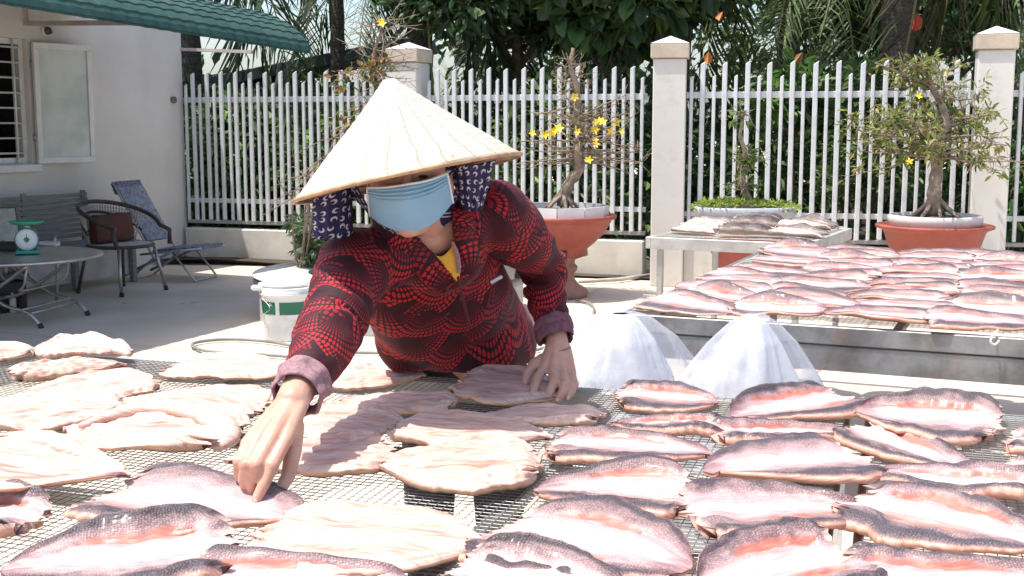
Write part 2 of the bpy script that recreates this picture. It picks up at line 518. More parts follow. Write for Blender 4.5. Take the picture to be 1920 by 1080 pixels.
fence_run('fence', 'grey white railing running out of view right of the right post', (PM3[0] + .15, PM3[1] - .03), (PM3[0] + 3.2, PM3[1] - .6), 28)
def low_wall(label, a, b):
    a = Vector((*a, 0)); b = Vector((*b, 0)); L = (b - a).length; d = (b - a).normalized()
    bm = bbox((L / 2, 0, .165), (L - .004, .16, .37), .01)
    o = link('low_wall', bm, M_lowall); o.location = a; o.rotation_euler = (0, 0, math.atan2(d.y, d.x))
    tag(o, label, 'wall', 'low plastered walls under the railings')
low_wall('low plastered wall under the railing next to the house', FL, (PM1[0] - .16, PM1[1] + .05))
low_wall('low plastered wall behind the terracotta pedestal pot', (PM1[0] + .17, PM1[1] - .06), (PM2b[0] - .001, PM2b[1]))
low_wall('low plastered wall under the railing behind the red bowl planter', (PM2[0] + .14, PM2[1] - .03), (PM3[0] - .15, PM3[1] + .03))
low_wall('low plastered wall under the railing right of the right post', (PM3[0] + .15, PM3[1] - .03), (PM3[0] + 3.2, PM3[1] - .6))
def post(label, x, y, w, h, ang):
    t = thing('gate_post', label, 'post', (x, y, 0), ang, 'square plastered fence posts')
    link('shaft', bbox((0, 0, (h - .17) / 2), (w, w, h - .17), .008), M_postm, t)
    link('cap', bbox((0, 0, h - .105), (w + .045, w + .045, .125), .008), M_capm, t)
    bm = BM(); vs = [bm.verts.new((sx * (w / 2 + .022), sy * (w / 2 + .022), h - .041)) for sx, sy in ((-1, -1), (1, -1), (1, 1), (-1, 1))]
    ap = bm.verts.new((0, 0, h + .03)); bm.faces.new(list(reversed(vs)))
    for i in range(4): bm.faces.new((vs[i], vs[(i + 1) % 4], ap))
    link('cap_top', bm, M_white, t)
post('square plastered post rising behind the conical hat', PM1[0], PM1[1], .30, 2.18, R(-22))
post('square plastered post in the middle, between the yellow flowering bonsai and the small fish table', PM2[0], PM2[1], .285, 2.15, R(-9))
post('tall square plastered post behind the leafy bonsai at the right', PM3[0], PM3[1], .285, 2.19, R(-16))
# ================================================================== VEGETATION
M_leaf = attrmat('leaf', .5, .25, 3, trans=.25, spec=.35)
M_bark = pm('bark', (.11, .08, .055), .9, var=.4, vs=14, bump=.8, bs=30, bd=.02)
M_bark2 = pm('palm_bark', (.085, .07, .055), .9, var=.35, vs=8, bump=.8, bs=14, stretch=(1, 1, 5), bd=.03)
M_twig = pm('twig_bark', (.25, .19, .14), .85, var=.3, vs=20, bump=.3)
def leaves(name, n, centres, size, seed, cols, droop=.3, wid=.42, upbias=.6):
    """n leaf cards spread in ellipsoid clumps; centres = [(x,y,z,rx,ry,rz)]"""
    r = np.random.RandomState(seed)
    C = np.array([c[:3] for c in centres]); Rr = np.array([c[3:6] for c in centres])
    vol = Rr.prod(1); idx = r.choice(len(C), n, p=vol / vol.sum())
    d = r.normal(size=(n, 3)); d /= np.linalg.norm(d, axis=1)[:, None]
    rad = r.uniform(0.25, 1.08, n) ** .6
    P = C[idx] + d * Rr[idx] * rad[:, None]
    ax = d * .8 + r.normal(size=(n, 3)) * .7; ax[:, 2] -= droop
    ax /= np.linalg.norm(ax, axis=1)[:, None]
    up = r.normal(size=(n, 3)) * .6; up[:, 2] += upbias * 1.5
    side = np.cross(ax, up); side /= np.linalg.norm(side, axis=1)[:, None] + 1e-9
    nrm = np.cross(side, ax)
    s = size * r.uniform(.55, 1.35, n)[:, None]
    V = np.empty((n, 6, 3))
    V[:, 0] = P
    V[:, 1] = P + ax * s * .35 + side * s * wid * .5 + nrm * s * .06
    V[:, 2] = P + ax * s * .72 + side * s * wid * .38 + nrm * s * .02
    V[:, 3] = P + ax * s * 1.0 - nrm * s * .12
    V[:, 4] = P + ax * s * .72 - side * s * wid * .38 + nrm * s * .02
    V[:, 5] = P + ax * s * .35 - side * s * wid * .5 + nrm * s * .06
    F = (np.arange(n) * 6)[:, None, None] + np.array([[0, 1, 2, 3], [0, 3, 4, 5]])[None]
    cc = np.array(cols); ci = r.choice(len(cc), n, p=None)
    col = cc[ci] * r.uniform(.6, 1.35, n)[:, None]
    A = np.ones((n, 6, 4)); A[:, :, :3] = col[:, None, :]
    return npmesh(name, V.reshape(-1, 3), F.reshape(-1, 4), col=A.reshape(-1, 4), smooth=False)
G_dark = [(.050, .088, .038), (.066, .115, .045), (.040, .074, .038), (.09, .135, .05)]
G_mid = [(.065, .13, .04), (.09, .16, .045), (.05, .10, .04), (.125, .18, .055)]
G_bright = [(.10, .20, .03), (.13, .24, .04), (.07, .15, .03)]
def crown_clumps(rng, c, R_, k, sub=.38):
    out = []
    for _ in range(k):
        d = Vector((rng.gauss(0, 1), rng.gauss(0, 1), rng.gauss(0, 1))).normalized() * (rng.random() ** .5)
        s = sub * rng.uniform(.6, 1.3)
        out.append((c[0] + d.x * R_[0], c[1] + d.y * R_[1], c[2] + d.z * R_[2], R_[0] * s, R_[1] * s, R_[2] * s))
    return out
def tree(name, label, cat, x, y, h, crown, n, size, cols, seed, trunk_r=.09, k=14, group=None, wid=.42, sub=.38, lean=0):
    rng = random.Random(seed)
    t = thing(name, label, cat, (x, y, 0), 0, group)
    top = Vector((lean, 0, h))
    pts = smoothpts([(0, 0, -.05), (lean * .2 + rng.uniform(-.08, .08), 0, h * .35), (lean * .6 + rng.uniform(-.1, .1), rng.uniform(-.1, .1), h * .7), top], 4)
    bm = BM(); tube(bm, pts, [trunk_r * (1 - .55 * i / (len(pts) - 1)) for i in range(len(pts))], 8)
    cl = crown_clumps(rng, (lean, 0, h), crown, k, sub)
    for c in cl[:9]:
        s0 = pts[int(len(pts) * rng.uniform(.5, .9))]
        mid = (s0 + Vector(c[:3])) / 2 + Vector((rng.uniform(-.1, .1), rng.uniform(-.1, .1), .1))
        tube(bm, smoothpts([s0, mid, c[:3]], 3), [trunk_r * .4 * (1 - .11 * i) for i in range(7)], 5)
    link('trunk', bm, M_bark, t, True)
    link('crown', leaves('crown', n, cl, size, seed, cols, wid=wid), M_leaf, t)
    return t
# dense undergrowth behind the railings: nobody could count it
rng = random.Random(5)
cl = []
for i in range(75):
    x = -6.5 + 17 * rng.random(); y = (13.4 if x < -.5 else 12.0) + rng.random() * 3.6 - (0 if x < 1.5 else .2)
    cl.append((x, y, rng.uniform(.15, 1.5), rng.uniform(.4, .9), rng.uniform(.3, .6), rng.uniform(.35, .6)))
tag(link('undergrowth', leaves('undergrowth', 30000, cl, .15, 3, G_dark + G_mid + [(.12, .19, .06)], wid=.4), M_leaf), 'dense dark green undergrowth filling the garden behind the railings', 'undergrowth', kind='stuff')
cl = [(x := -14 + 1.0 * i, 19.5 + rng.random() * 3, rng.uniform(.6, 4.2) if not (-6 < x < -.9) else rng.uniform(.3, 1.2), 1.2, .8, .9 if not (-6 < x < -.9) else .6) for i in range(34) for _ in (0, 1, 2)]
tag(link('far_thicket', leaves('far_thicket', 26000, cl, .26, 8, G_dark, wid=.45), M_leaf), 'far off thicket of dark trees closing the garden behind', 'thicket', kind='stuff')
# trees and shrubs one can tell apart
TG = 'broadleaf trees behind the railings'
tree('broadleaf_tree', 'dark leafy tree above the railing right behind the conical hat', 'tree', .05, 14.6, 3.3, (1.5, 1.1, 1.0), 6500, .17, G_dark + G_mid[:1], 11, .10, 18, TG)
tree('broadleaf_tree', 'tree with large glossy leaves hanging over the yellow flowering bonsai', 'tree', 1.05, 13.4, 2.95, (1.15, .8, .6), 1700, .26, G_mid + G_dark[:2], 12, .07, 12, TG, wid=.6)
tree('broadleaf_tree', 'dark tree spreading behind the middle post', 'tree', 2.3, 16.6, 3.9, (1.7, 1.2, 1.1), 5200, .16, G_dark, 13, .12, 18, TG)
tree('broadleaf_tree', 'green tree spreading over the railing between middle and right posts', 'tree', 4.6, 14.6, 2.7, (1.5, .9, .55), 3000, .15, G_mid, 14, .08, 14, TG)
tree('broadleaf_tree', 'broad leaved tree overhanging the right post', 'tree', 6.1, 12.9, 3.1, (1.5, 1.0, .75), 3600, .22, G_dark + G_mid, 15, .10, 14, TG, wid=.55)
tree('broadleaf_tree', 'tall dark tree seen far behind the right half of the railing', 'tree', 7.4, 17.5, 3.8, (2.6, 1.5, 1.7), 7000, .2, G_dark, 16, .14, 18, TG)
tree('broadleaf_tree', 'tall dark tree beyond the awning end at the left', 'tree', -6.9, 17.5, 3.5, (2.2, 1.5, 1.6), 6000, .2, G_dark, 17, .14, 16, TG)
SG = 'leafy shrubs behind the railings'
tree('leafy_shrub', 'bright leaved shrub beside the house corner behind the railing', 'shrub', -3.05, 13.9, 1.0, (.75, .4, .8), 900, .2, G_mid + G_bright[:2], 21, .03, 9, SG, wid=.5)
tree('leafy_shrub', 'bright green shrub behind the railing left of the hat', 'shrub', -1.9, 13.3, .95, (.55, .4, .75), 700, .16, G_mid + G_bright[:2], 22, .03, 9, SG)
tree('leafy_shrub', 'light green shrub tips poking above the railing right of the middle post', 'shrub', 2.75, 12.3, 1.75, (.6, .35, .5), 700, .13, G_bright + G_mid, 23, .03, 9, SG)
tree('leafy_shrub', 'yellow green shrub low behind the railing between the two right pots', 'shrub', 3.1, 11.7, .85, (.8, .3, .35), 900, .10, G_mid + [(.12, .16, .05)], 24, .02, 9, SG)
tree('leafy_shrub', 'tall green shrub behind the railing just left of the leafy bonsai', 'shrub', 3.6, 12.2, 1.35, (.7, .35, .7), 1000, .13, G_mid, 25, .03, 9, SG)
tree('leafy_shrub', 'green shrub behind the railing beside the yellow flowers', 'shrub', .55, 13.0, 1.2, (.6, .4, .8), 800, .14, G_mid, 26, .03, 9, SG)
tree('leafy_shrub', 'dark leafy shrub behind the railing under the awning end', 'shrub', -4.3, 14.8, 1.1, (.9, .5, .8), 1300, .15, G_dark + G_mid, 27, .03, 9, SG)
tree('leafy_shrub', 'shrub behind the railing right of the right post', 'shrub', 4.9, 11.6, 1.1, (.6, .4, .8), 900, .13, G_mid, 28, .03, 9, SG)

# ---- palms
def frond_mesh(seed, L=2.6, droop=1.4, n=46, ll=.55, cols=None, hang=.5):
    r = np.random.RandomState(seed); cols = cols or G_mid
    t = np.linspace(0, 1, 14)
    rx = L * (t - .12 * t ** 2 * droop); rz = L * (.45 * t - .55 * droop * t ** 2)
    V = []; F = []; C = []
    def add(vs, f, c):
        b = len(V); V.extend(vs); F.extend([[b + i for i in q] for q in f]); C.extend([c] * len(vs))
    for i in range(13):
        w0 = .022 * (1 - t[i]) + .004; w1 = .022 * (1 - t[i + 1]) + .004
        add([(rx[i], -w0, rz[i]), (rx[i], w0, rz[i]), (rx[i + 1], w1, rz[i + 1]), (rx[i + 1], -w1, rz[i + 1])], [[0, 1, 2, 3]], (.16, .16, .06))
    for k in range(n):
        s = .1 + .9 * (k + r.uniform(0, .6)) / n
        px = np.interp(s, t, rx); pz = np.interp(s, t, rz)
        ln = ll * (math.sin(math.pi * min(1, s * .93 + .06)) ** .5 + .1) * r.uniform(.8, 1.1)
        for sg in (-1, 1):
            fwd = .45 + r.uniform(-.1, .1)
            e = np.array([px + ln * fwd, sg * ln * .72 * r.uniform(.75, 1.05), pz - ln * hang * r.uniform(.5, 1.4)])
            b = np.array([px, sg * .01, pz]); m = (b * .45 + e * .55) + np.array([0, 0, ln * .14])
            w = .017
            c = np.array(cols[r.randint(len(cols))]) * r.uniform(.6, 1.3)
            q = [b + [w * .5, 0, 0], b - [w * .5, 0, 0], m - [w, 0, 0], m + [w, 0, 0], e]
            add([tuple(x) for x in q], [[0, 1, 2, 3], [3, 2, 4, 4]], tuple(c))
    V = np.array(V); Fq = np.array(F)
    tri = Fq[:, 2] == Fq[:, 3]
    # degenerate quads -> pad the tip with a second vertex
    V2 = list(map(tuple, V)); F2 = []; C2 = list(C)
    for f in F:
        if f[2] == f[3]:
            p = V[f[2]]; V2.append((p[0] + .003, p[1], p[2])); C2.append(C[f[2]]); F2.append([f[0], f[1], f[2], len(V2) - 1])
        else: F2.append(f)
    A = np.ones((len(V2), 4)); A[:, :3] = np.array(C2)
    me = npmesh('frond', V2, F2, col=A, smooth=False); me.materials.append(M_leaf)
    return me
PALE = [(.10, .14, .055), (.14, .18, .07), (.08, .12, .05)]
DRY = [(.14, .10, .05), (.09, .07, .04), (.05, .045, .03)]
FR = [frond_mesh(1, cols=G_dark + G_mid), frond_mesh(2, droop=1.9, cols=G_mid), frond_mesh(3, droop=2.6, hang=1.0, cols=G_dark), frond_mesh(4, droop=1.5, cols=PALE), frond_mesh(5, droop=3.1, hang=1.2, ll=.65, cols=DRY + G_dark)]
def palm(label, x, y, h, kinds, nf, seed, tr=.12, scale=1.0, lean=(0, 0), a0=0):
    rng = random.Random(seed)
    t = thing('coconut_palm', label, 'palm', (x, y, 0), 0, 'coconut palms behind the railings')
    bm = BM(); N = 26
    pts = [(lean[0] * (i / N) ** 1.6, lean[1] * (i / N) ** 1.6, -.05 + (h + .05) * i / N) for i in range(N + 1)]
    tube(bm, pts, [tr * (1.25 - .4 * i / N) * (1.06 if i % 2 else .97) for i in range(N + 1)], 10)
    link('trunk', bm, M_bark2, t, True)
    for k in range(nf):
        o = bpy.data.objects.new('frond', FR[kinds[k % len(kinds)]]); COL.objects.link(o); o.parent = t
        o.location = (lean[0], lean[1], h - .05)
        o.rotation_euler = (rng.uniform(-.25, .25), rng.uniform(-.5, .75), a0 + k * 2.399 + rng.uniform(-.2, .2))
        s = scale * rng.uniform(.8, 1.15); o.scale = (s, s, s)
    return t
palm('coconut palm with fronds drooping under the awning end', -3.9, 15.0, 3.6, [0, 1, 2], 13, 31, .13)
palm('coconut palm with slender trunk right of the awning end, its top out of view', -2.28, 16.2, 4.9, [4, 2, 4], 8, 32, .09)
palm('thick palm behind the hat with dark hanging dry fronds', -1.1, 14.8, 3.9, [4, 2, 4, 0], 10, 33, .15)
palm('coconut palm behind the bonsai with shaggy fronds', .9, 16.5, 4.1, [2, 4, 1], 12, 34, .13)
palm('coconut palm with pale hanging fronds behind the middle of the right railing', 3.1, 13.9, 3.5, [3, 3, 1], 16, 35, .13, .95)
palm('thick brown trunked palm left of the right post', 4.0, 12.9, 3.9, [3, 3, 4], 14, 36, .17, 1.0)
palm('short palm with one pale frond reaching over the middle post', 1.9, 14.2, 3.15, [3, 1], 9, 37, .11, .8)
# a few dead orange leaves caught in the branches
def dead_leaf(label, u, v, Y, s, c, cat='leaf'):
    p = atY(u, v, Y); rng = random.Random(int(u))
    bm = BM(); vs = [bm.verts.new(q) for q in ((0, 0, .5 * s), (.3 * s, .03, .15 * s), (.26 * s, .05, -.25 * s), (0, 0, -.5 * s), (-.26 * s, .05, -.25 * s), (-.3 * s, .03, .15 * s))]
    bm.faces.new((vs[0], vs[1], vs[2], vs[3])); bm.faces.new((vs[0], vs[3], vs[4], vs[5]))
    o = link('dead_leaf', bm, pm('dead_leaf_' + c, {'orange': (.5, .17, .04), 'red': (.5, .07, .04), 'brown': (.30, .13, .06)}[c], .7))
    o.location = p; o.rotation_euler = (rng.uniform(-.4, .4), rng.uniform(-.6, .6), rng.uniform(-.5, .5))
    tag(o, label, cat, 'dead coloured leaves in the trees')
dead_leaf('red leaf hanging in front of the thick brown palm trunk', 1718, 42, 12.4, .19, 'red')
dead_leaf('orange dead leaf just right of the middle post cap', 1328, 108, 12.0, .13, 'orange')
dead_leaf('orange dead leaf high above the right railing', 1352, 30, 12.6, .11, 'orange')
dead_leaf('brown dead leaf above the railing right of the bright shrub tips', 1497, 108, 12.2, .13, 'brown')
dead_leaf('orange leaf low behind the railing, left one of the pair', 1504, 250, 11.2, .07, 'orange')
dead_leaf('orange leaf low behind the railing, right one of the pair', 1526, 250, 11.2, .07, 'orange')
# dark roof edge beyond, seen between awning and hat
fr_ = thing('far_shed', 'dark sloping shed roof seen beyond the railing left of the hat', 'shed', (-2.7, 17.6, 0))
link('roof', bbox((0, 0, 0), (3.2, 2.0, .16), .01, Matrix.Rotation(R(-11), 3, 'Y')), pm('shed_sheet', (.06, .065, .07), .7), fr_).location = (0, 0, 2.25)
link('wall', bbox((0, 0, 1.0), (2.9, 1.6, 2.0), .01), pm('shed_wall', (.12, .11, .10), .8), fr_)

# ---- twiggy apricot bonsais
M_petal = pm('yellow_petal', (.85, .62, .02), .5, var=.15)
flo = BM()
for k in range(5):
    a = k * 2 * math.pi / 5; ca, sa = math.cos(a), math.sin(a); cb, sb = math.cos(a + .5), math.sin(a + .5); cc_, sc_ = math.cos(a - .5), math.sin(a - .5)
    vs = [flo.verts.new(p) for p in ((0, 0, 0), (.020 * cc_, .020 * sc_, .006), (.034 * ca, .034 * sa, .010), (.020 * cb, .020 * sb, .006))]
    flo.faces.new(vs)
FLOW = bpy.data.meshes.new('flower'); flo.to_mesh(FLOW); flo.free(); FLOW.materials.append(M_petal)
def bonsai(t, trunk, tr, tiers, seed, leafcols, nleaf, leafsize, flowers=(), roots=True, spread_twigs=8, twr=.009, ang_up=.15):
    rng = random.Random(seed)
    P = smoothpts(trunk, 5); m = len(P)
    bm = BM()
    tube(bm, P, [tr * (1 - .72 * i / (m - 1)) * (1 + .12 * math.sin(i * 1.9)) for i in range(m)], 10)
    if roots:
        for k in range(8):
            a = k * .8 + rng.uniform(-.2, .2); r0 = tr * rng.uniform(2.2, 3.6)
            tube(bm, smoothpts([P[1] + Vector((math.cos(a) * tr * .3, math.sin(a) * tr * .3, tr * rng.uniform(1., 2.2))), P[0] + Vector((math.cos(a) * r0 * .6, math.sin(a) * r0 * .6, tr * .8)), P[0] + Vector((math.cos(a) * r0, math.sin(a) * r0, -.01))], 4), [tr * .42 * (1 - .06 * i) for i in range(9)], 7)
    link('trunk', bm, M_twig, t, True)
    tips = []; bm = BM()
    for (frac, n, ln) in tiers:
        for k in range(n):
            i = min(m - 1, int(frac * (m - 1) + rng.uniform(-1.5, 1.5)))
            i = max(i, 2); s = P[i]; a = rng.uniform(0, 6.283) if n > 3 else k * 2.1
            L = ln * rng.uniform(.6, 1.1); d = Vector((math.cos(a), math.sin(a) * .7, ang_up + rng.uniform(-.1, .15)))
            q = [s]
            for j in range(5):
                d = (d + Vector((rng.uniform(-.28, .28), rng.uniform(-.28, .28), rng.uniform(-.2, .22)))).normalized()
                q.append(q[-1] + d * L / 5)
            tube(bm, q, [twr * (1.25 - .18 * j) for j in range(6)], 5)
            for w in range(spread_twigs):
                j = rng.randint(1, 5); s2 = q[j]; d2 = Vector((rng.gauss(0, 1), rng.gauss(0, .8), rng.gauss(.25, .6))).normalized(); l2 = rng.uniform(.05, .17)
                e1 = s2 + d2 * l2 * .5; e2 = e1 + (d2 + Vector((rng.uniform(-.5, .5), rng.uniform(-.5, .5), rng.uniform(-.2, .5)))).normalized() * l2 * .5
                tube(bm, [s2, e1, e2], [twr * .5, twr * .35, twr * .2], 3); tips += [e1, e2]
                if rng.random() < .5:
                    e3 = e1 + Vector((rng.gauss(0, 1), rng.gauss(0, 1), rng.gauss(.3, 1))).normalized() * .07
                    tube(bm, [e1, e3], [twr * .35, twr * .18], 3); tips.append(e3)
    tag(link('branches', bm, M_twig, t, True), kind='stuff')
    if nleaf:
        r = rng.sample(tips, min(len(tips), nleaf))
        link('foliage', leaves('foliage', nleaf * 5, [(p.x, p.y, p.z, .035, .035, .03) for p in r], leafsize, seed, leafcols, wid=.3), M_leaf, t)
    return tips
def put_flowers(t, spots):
    for p in spots:
        o = bpy.data.objects.new('flower', FLOW); COL.objects.link(o); o.parent = t
        o.location = p; o.rotation_euler = (R(75) + random.Random(p[0]).uniform(-.5, .5), random.Random(p[2]).uniform(-.5, .5), 0)
        s = 1.0 + random.Random(p[0] * 3 + p[2]).uniform(-.2, .35); o.scale = (s, s, s)
M_terra = pm('terracotta', (.31, .070, .045), .6, var=.14, vs=5, bump=.15, dirt=(.25, .10, .07), damt=.4)
M_terra2 = pm('terracotta_weathered', (.32, .17, .13), .75, var=.2, bump=.3)
M_cem = pm('cement_ring', (.55, .53, .50), .75, var=.1, bump=.2, bs=60, dirt=(.3, .27, .23), damt=.5, dscale=6)
# planter 1: terracotta pedestal bowl
B1 = atY(1040, 548, 10.05); B1.z = 0
def pot_thing(name, label, loc, prof_parts, cat='planter'):
    t = thing(name, label, cat, loc)
    for nm, prof, m, n_, in prof_parts: link(nm, lathe(BM(), prof, n_), m, t, True)
    return t
p1 = pot_thing('pedestal_planter', 'large terracotta bowl planter on a turned pedestal right of the woman', (B1.x, B1.y, 0), [
    ('pedestal', [(.27, 0), (.28, .03), (.27, .06), (.20, .10), (.165, .15), (.16, .19), (.185, .22), (.19, .25), (.165, .275), (.17, .31), (.24, .335)], M_terra2, 36),
    ('bowl', [(.24, .336), (.275, .345), (.27, .40), (.33, .45), (.40, .52), (.45, .60), (.475, .645), (.505, .65), (.51, .675), (.49, .682), (.46, .678), (.44, .66)], M_terra, 48),
    ('soil', [(.44, .655), (.42, .70), (.2, .72)], M_soil, 32)])
# vent in the foot and white tile ring
link('foot_vent', bbox((.04, -.262, .375), (.10, .06, .05), .003), M_black, p1)
for k in range(12):
    a0 = k * math.pi / 6; bm = BM()
    vs = []
    for a in (a0 + .008, a0 + math.pi / 6 - .008):
        for r_ in (.425, .445):
            for z in (.675, .755): vs.append(bm.verts.new((r_ * math.cos(a), r_ * math.sin(a), z)))
    for f in ((0, 1, 3, 2), (4, 6, 7, 5), (0, 4, 5, 1), (2, 3, 7, 6), (1, 5, 7, 3), (0, 2, 6, 4)): bm.faces.new([vs[i] for i in f])
    link('tile', bm, M_white, p1)
b1 = thing('apricot_bonsai', 'bare twiggy bonsai with yellow flowers and thick gripping roots in the pedestal bowl', 'bonsai', (B1.x, B1.y, .72))
def rel(u, v, Y, o): return atY(u, v, Y) - o
o1 = Vector((B1.x, B1.y, .72))
bonsai(b1, [rel(1055, 388, 10.05, o1), rel(1066, 345, 10.05, o1), rel(1086, 318, 10.05, o1), rel(1082, 285, 10.0, o1), rel(1090, 250, 10.1, o1), rel(1080, 210, 10.05, o1), rel(1082, 165, 10.05, o1), rel(1070, 125, 10.05, o1), rel(1075, 90, 10.05, o1)], .052,
       [(.34, 11, .52), (.42, 12, .54), (.50, 12, .50), (.58, 10, .42), (.66, 8, .32), (.78, 5, .2), (.9, 3, .12)], 41, [(.20, .24, .06), (.26, .26, .07)], 90, .035, roots=True, spread_twigs=8, ang_up=-.02, twr=.0075)
put_flowers(b1, [rel(u, v, Y, o1) for u, v, Y in ((998, 250, 9.9), (1041, 246, 9.8), (1048, 241, 9.8), (1035, 249, 9.85), (1078, 182, 9.9), (1083, 247, 9.8), (1117, 228, 9.8), (1130, 229, 9.85), (1124, 226, 9.8), (1115, 243, 9.9), (1145, 246, 9.9), (1165, 246, 9.8), (1116, 262, 9.85), (1104, 300, 9.7), (1117, 271, 9.8), (1022, 252, 9.9), (1155, 230, 9.9))])
# planter 2: low glazed tray with moss on a terracotta stand
B2 = atY(1395, 470, 9.6); B2.z = 0
p2 = thing('moss_planter', 'grey oval planter topped with green moss behind the small fish table', 'planter', (B2.x, B2.y, -.05))
link('stand', lathe(BM(), [(.2, .05), (.18, .30), (.3, .54), (.34, .645)], 32), M_terra, p2, True)
link('basin', lathe(BM(), [(.34, .646), (.37, .68), (.40, .78), (.41, .82), (.39, .825)], 40, sx=1.0, sy=.7), pm('grey_glaze', (.36, .38, .41), .35, var=.15), p2, True)
mc = leaves('moss', 3500, [(-.12, 0, .83, .29, .24, .05), (.14, 0, .825, .28, .24, .04)], .035, 51, [(.26, .36, .05), (.36, .40, .08), (.18, .27, .05)], wid=.35, upbias=.2)
tag(link('moss', mc, M_leaf, p2), kind='stuff')
link('soil', lathe(BM(), [(.38, .82), (.2, .85), (.02, .86)], 28, sx=1, sy=.7), M_soil, p2, True)
o2 = Vector((B2.x, B2.y, .79))
b2 = thing('slender_bonsai', 'slender cut back bonsai with a few green tufts growing out of moss', 'bonsai', o2)
bonsai(b2, [rel(1403, 378, 9.6, o2), rel(1392, 340, 9.6, o2), rel(1398, 290, 9.6, o2), rel(1388, 255, 9.6, o2), rel(1395, 215, 9.6, o2)], .035, [(.42, 5, .13), (.5, 4, .12), (.15, 5, .1), (.97, 3, .05)], 42, [(.10, .17, .04), (.15, .2, .05)], 46, .06, roots=False, spread_twigs=4, ang_up=.2)
# planter 3: red bowl
B3 = atY(1750, 470, 9.55); B3.z = 0
p3 = pot_thing('bowl_planter', 'wide red clay bowl planter in front of the right post', (B3.x, B3.y, 0), [
    ('stand', [(.26, 0), (.24, .16), (.27, .30), (.28, .36)], M_terra2, 32),
    ('bowl', [(.28, .361), (.31, .39), (.355, .49), (.385, .585), (.41, .60), (.445, .612), (.45, .63), (.435, .638), (.39, .63)], M_terra, 48),
    ('cement_rim', [(.355, .632), (.36, .70), (.35, .712), (.325, .712), (.32, .69)], M_cem, 40),
    ('soil', [(.33, .68), (.2, .70), (.02, .715)], M_soil, 30)])
o3 = Vector((B3.x, B3.y, .70))
b3 = thing('apricot_bonsai', 'leafy green bonsai with a kinked thick trunk in the red bowl at the right', 'bonsai', o3)
tp = bonsai(b3, [rel(1752, 404, 9.55, o3), rel(1752, 355, 9.5, o3), rel(1757, 310, 9.55, o3), rel(1750, 275, 9.5, o3), rel(1772, 235, 9.55, o3), rel(1765, 195, 9.6, o3), rel(1742, 150, 9.6, o3), rel(1755, 110, 9.6, o3)], .058,
       [(.36, 11, .74), (.46, 10, .72), (.56, 9, .70), (.68, 8, .56), (.80, 7, .44), (.93, 5, .28)], 43, [(.20, .25, .06), (.25, .28, .07), (.14, .20, .05), (.30, .26, .09)], 340, .070, roots=True, spread_twigs=9, ang_up=.05, twr=.008)
put_flowers(b3, [rel(1722, 180, 9.35, o3), rel(1705, 303, 9.4, o3)])

# ---- round tiled planter behind the woman
PC = Vector((-.86, 8.95, 0))
PC = Vector((-.90, 9.05, 0))
rp = thing('round_planter', 'round tiled planting bed with a pale stone top behind the woman', 'planter', PC)
rp.scale = (1.03, 1.03, 1.10)
M_tilew = pm('pale_tile', (.58, .56, .52), .45, var=.08, bump=.05, dirt=(.4, .35, .3), damt=.4)
M_tileg = pm('grey_tile_edge', (.20, .20, .205), .4, var=.2)
for k in range(18):
    a0 = k * math.pi / 9; bm = BM(); vs = []
    for a in (a0 + .004, a0 + math.pi / 9 - .004):
        for r_ in (.93, .955):
            for z in (0, .235): vs.append(bm.verts.new((r_ * math.cos(a), r_ * math.sin(a), z)))
    for f in ((0, 1, 3, 2), (4, 6, 7, 5), (0, 4, 5, 1), (2, 3, 7, 6), (1, 5, 7, 3), (0, 2, 6, 4)): bm.faces.new([vs[i] for i in f])
    link('tile', bm, M_tilew, rp)
link('edge_band', lathe(BM(), [(.93, .237), (.985, .238), (.985, .292), (.93, .293)], 64, cap=False), M_tileg, rp, True)
link('stone_top', lathe(BM(), [(.60, .22), (.60, .302), (.99, .302), (.995, .294), (.94, .2935)], 64, cap=False), M_tilew, rp)
link('soil', lathe(BM(), [(.61, .20), (.60, .27), (.3, .29), (.02, .30)], 40), M_soil, rp, True)
# plants in it
sp_ = at(575, 508, .28)
t = thing('leafy_plant', 'clump of narrow leaved green plants in the round bed left of the sleeve', 'plant', (sp_.x + .10, sp_.y - .05, .30))
bm = BM(); rng = random.Random(8)
cl = []
for k in range(13):
    x = rng.uniform(-.12, .26); y = rng.uniform(-.15, .15); q = [(x, y, 0), (x + rng.uniform(-.04, .04), y, .15), (x + rng.uniform(-.08, .08), y, .3 + rng.uniform(0, .08))]
    tube(bm, q, [.008, .006, .004], 5); cl += [(q[2][0], q[2][1], q[2][2] - .04, .07, .07, .08), (q[1][0], q[1][1], q[1][2] + .02, .07, .07, .06)]
link('stems', bm, M_twig, t, True)
link('foliage', leaves('foliage', 1900, cl, .10, 61, [(.10, .17, .07), (.16, .23, .11), (.24, .29, .18)], wid=.24), M_leaf, t)
o4 = at(560, 512, .28)
b4 = thing('apricot_tree', 'bare many stemmed apricot tree in the round bed, half hidden by the hat', 'tree', o4)
bm = BM(); rng = random.Random(9)
stems = []
for (u, v) in ((548, 370), (575, 330), (600, 300), (585, 350), (625, 260)):
    e = rel(u, v, 8.9, o4); s = Vector((rng.uniform(-.03, .05), rng.uniform(-.05, .05), 0))
    q = smoothpts([s, s.lerp(e, .4) + Vector((rng.uniform(-.03, .03), 0, 0)), e], 4); stems.append(e)
    tube(bm, q, [.011 * (1 - .06 * i) for i in range(len(q))], 6)
tk = smoothpts([(.55, .3, 0), rel(700, 350, 9.3, o4), rel(690, 250, 9.2, o4), rel(715, 170, 9.1, o4), rel(700, 110, 9.1, o4), rel(722, 40, 9.1, o4)], 4)
tube(bm, tk, [.03 * (1 - .035 * i) for i in range(len(tk))], 7)
link('stems', bm, M_twig, b4, True)
bm = BM()
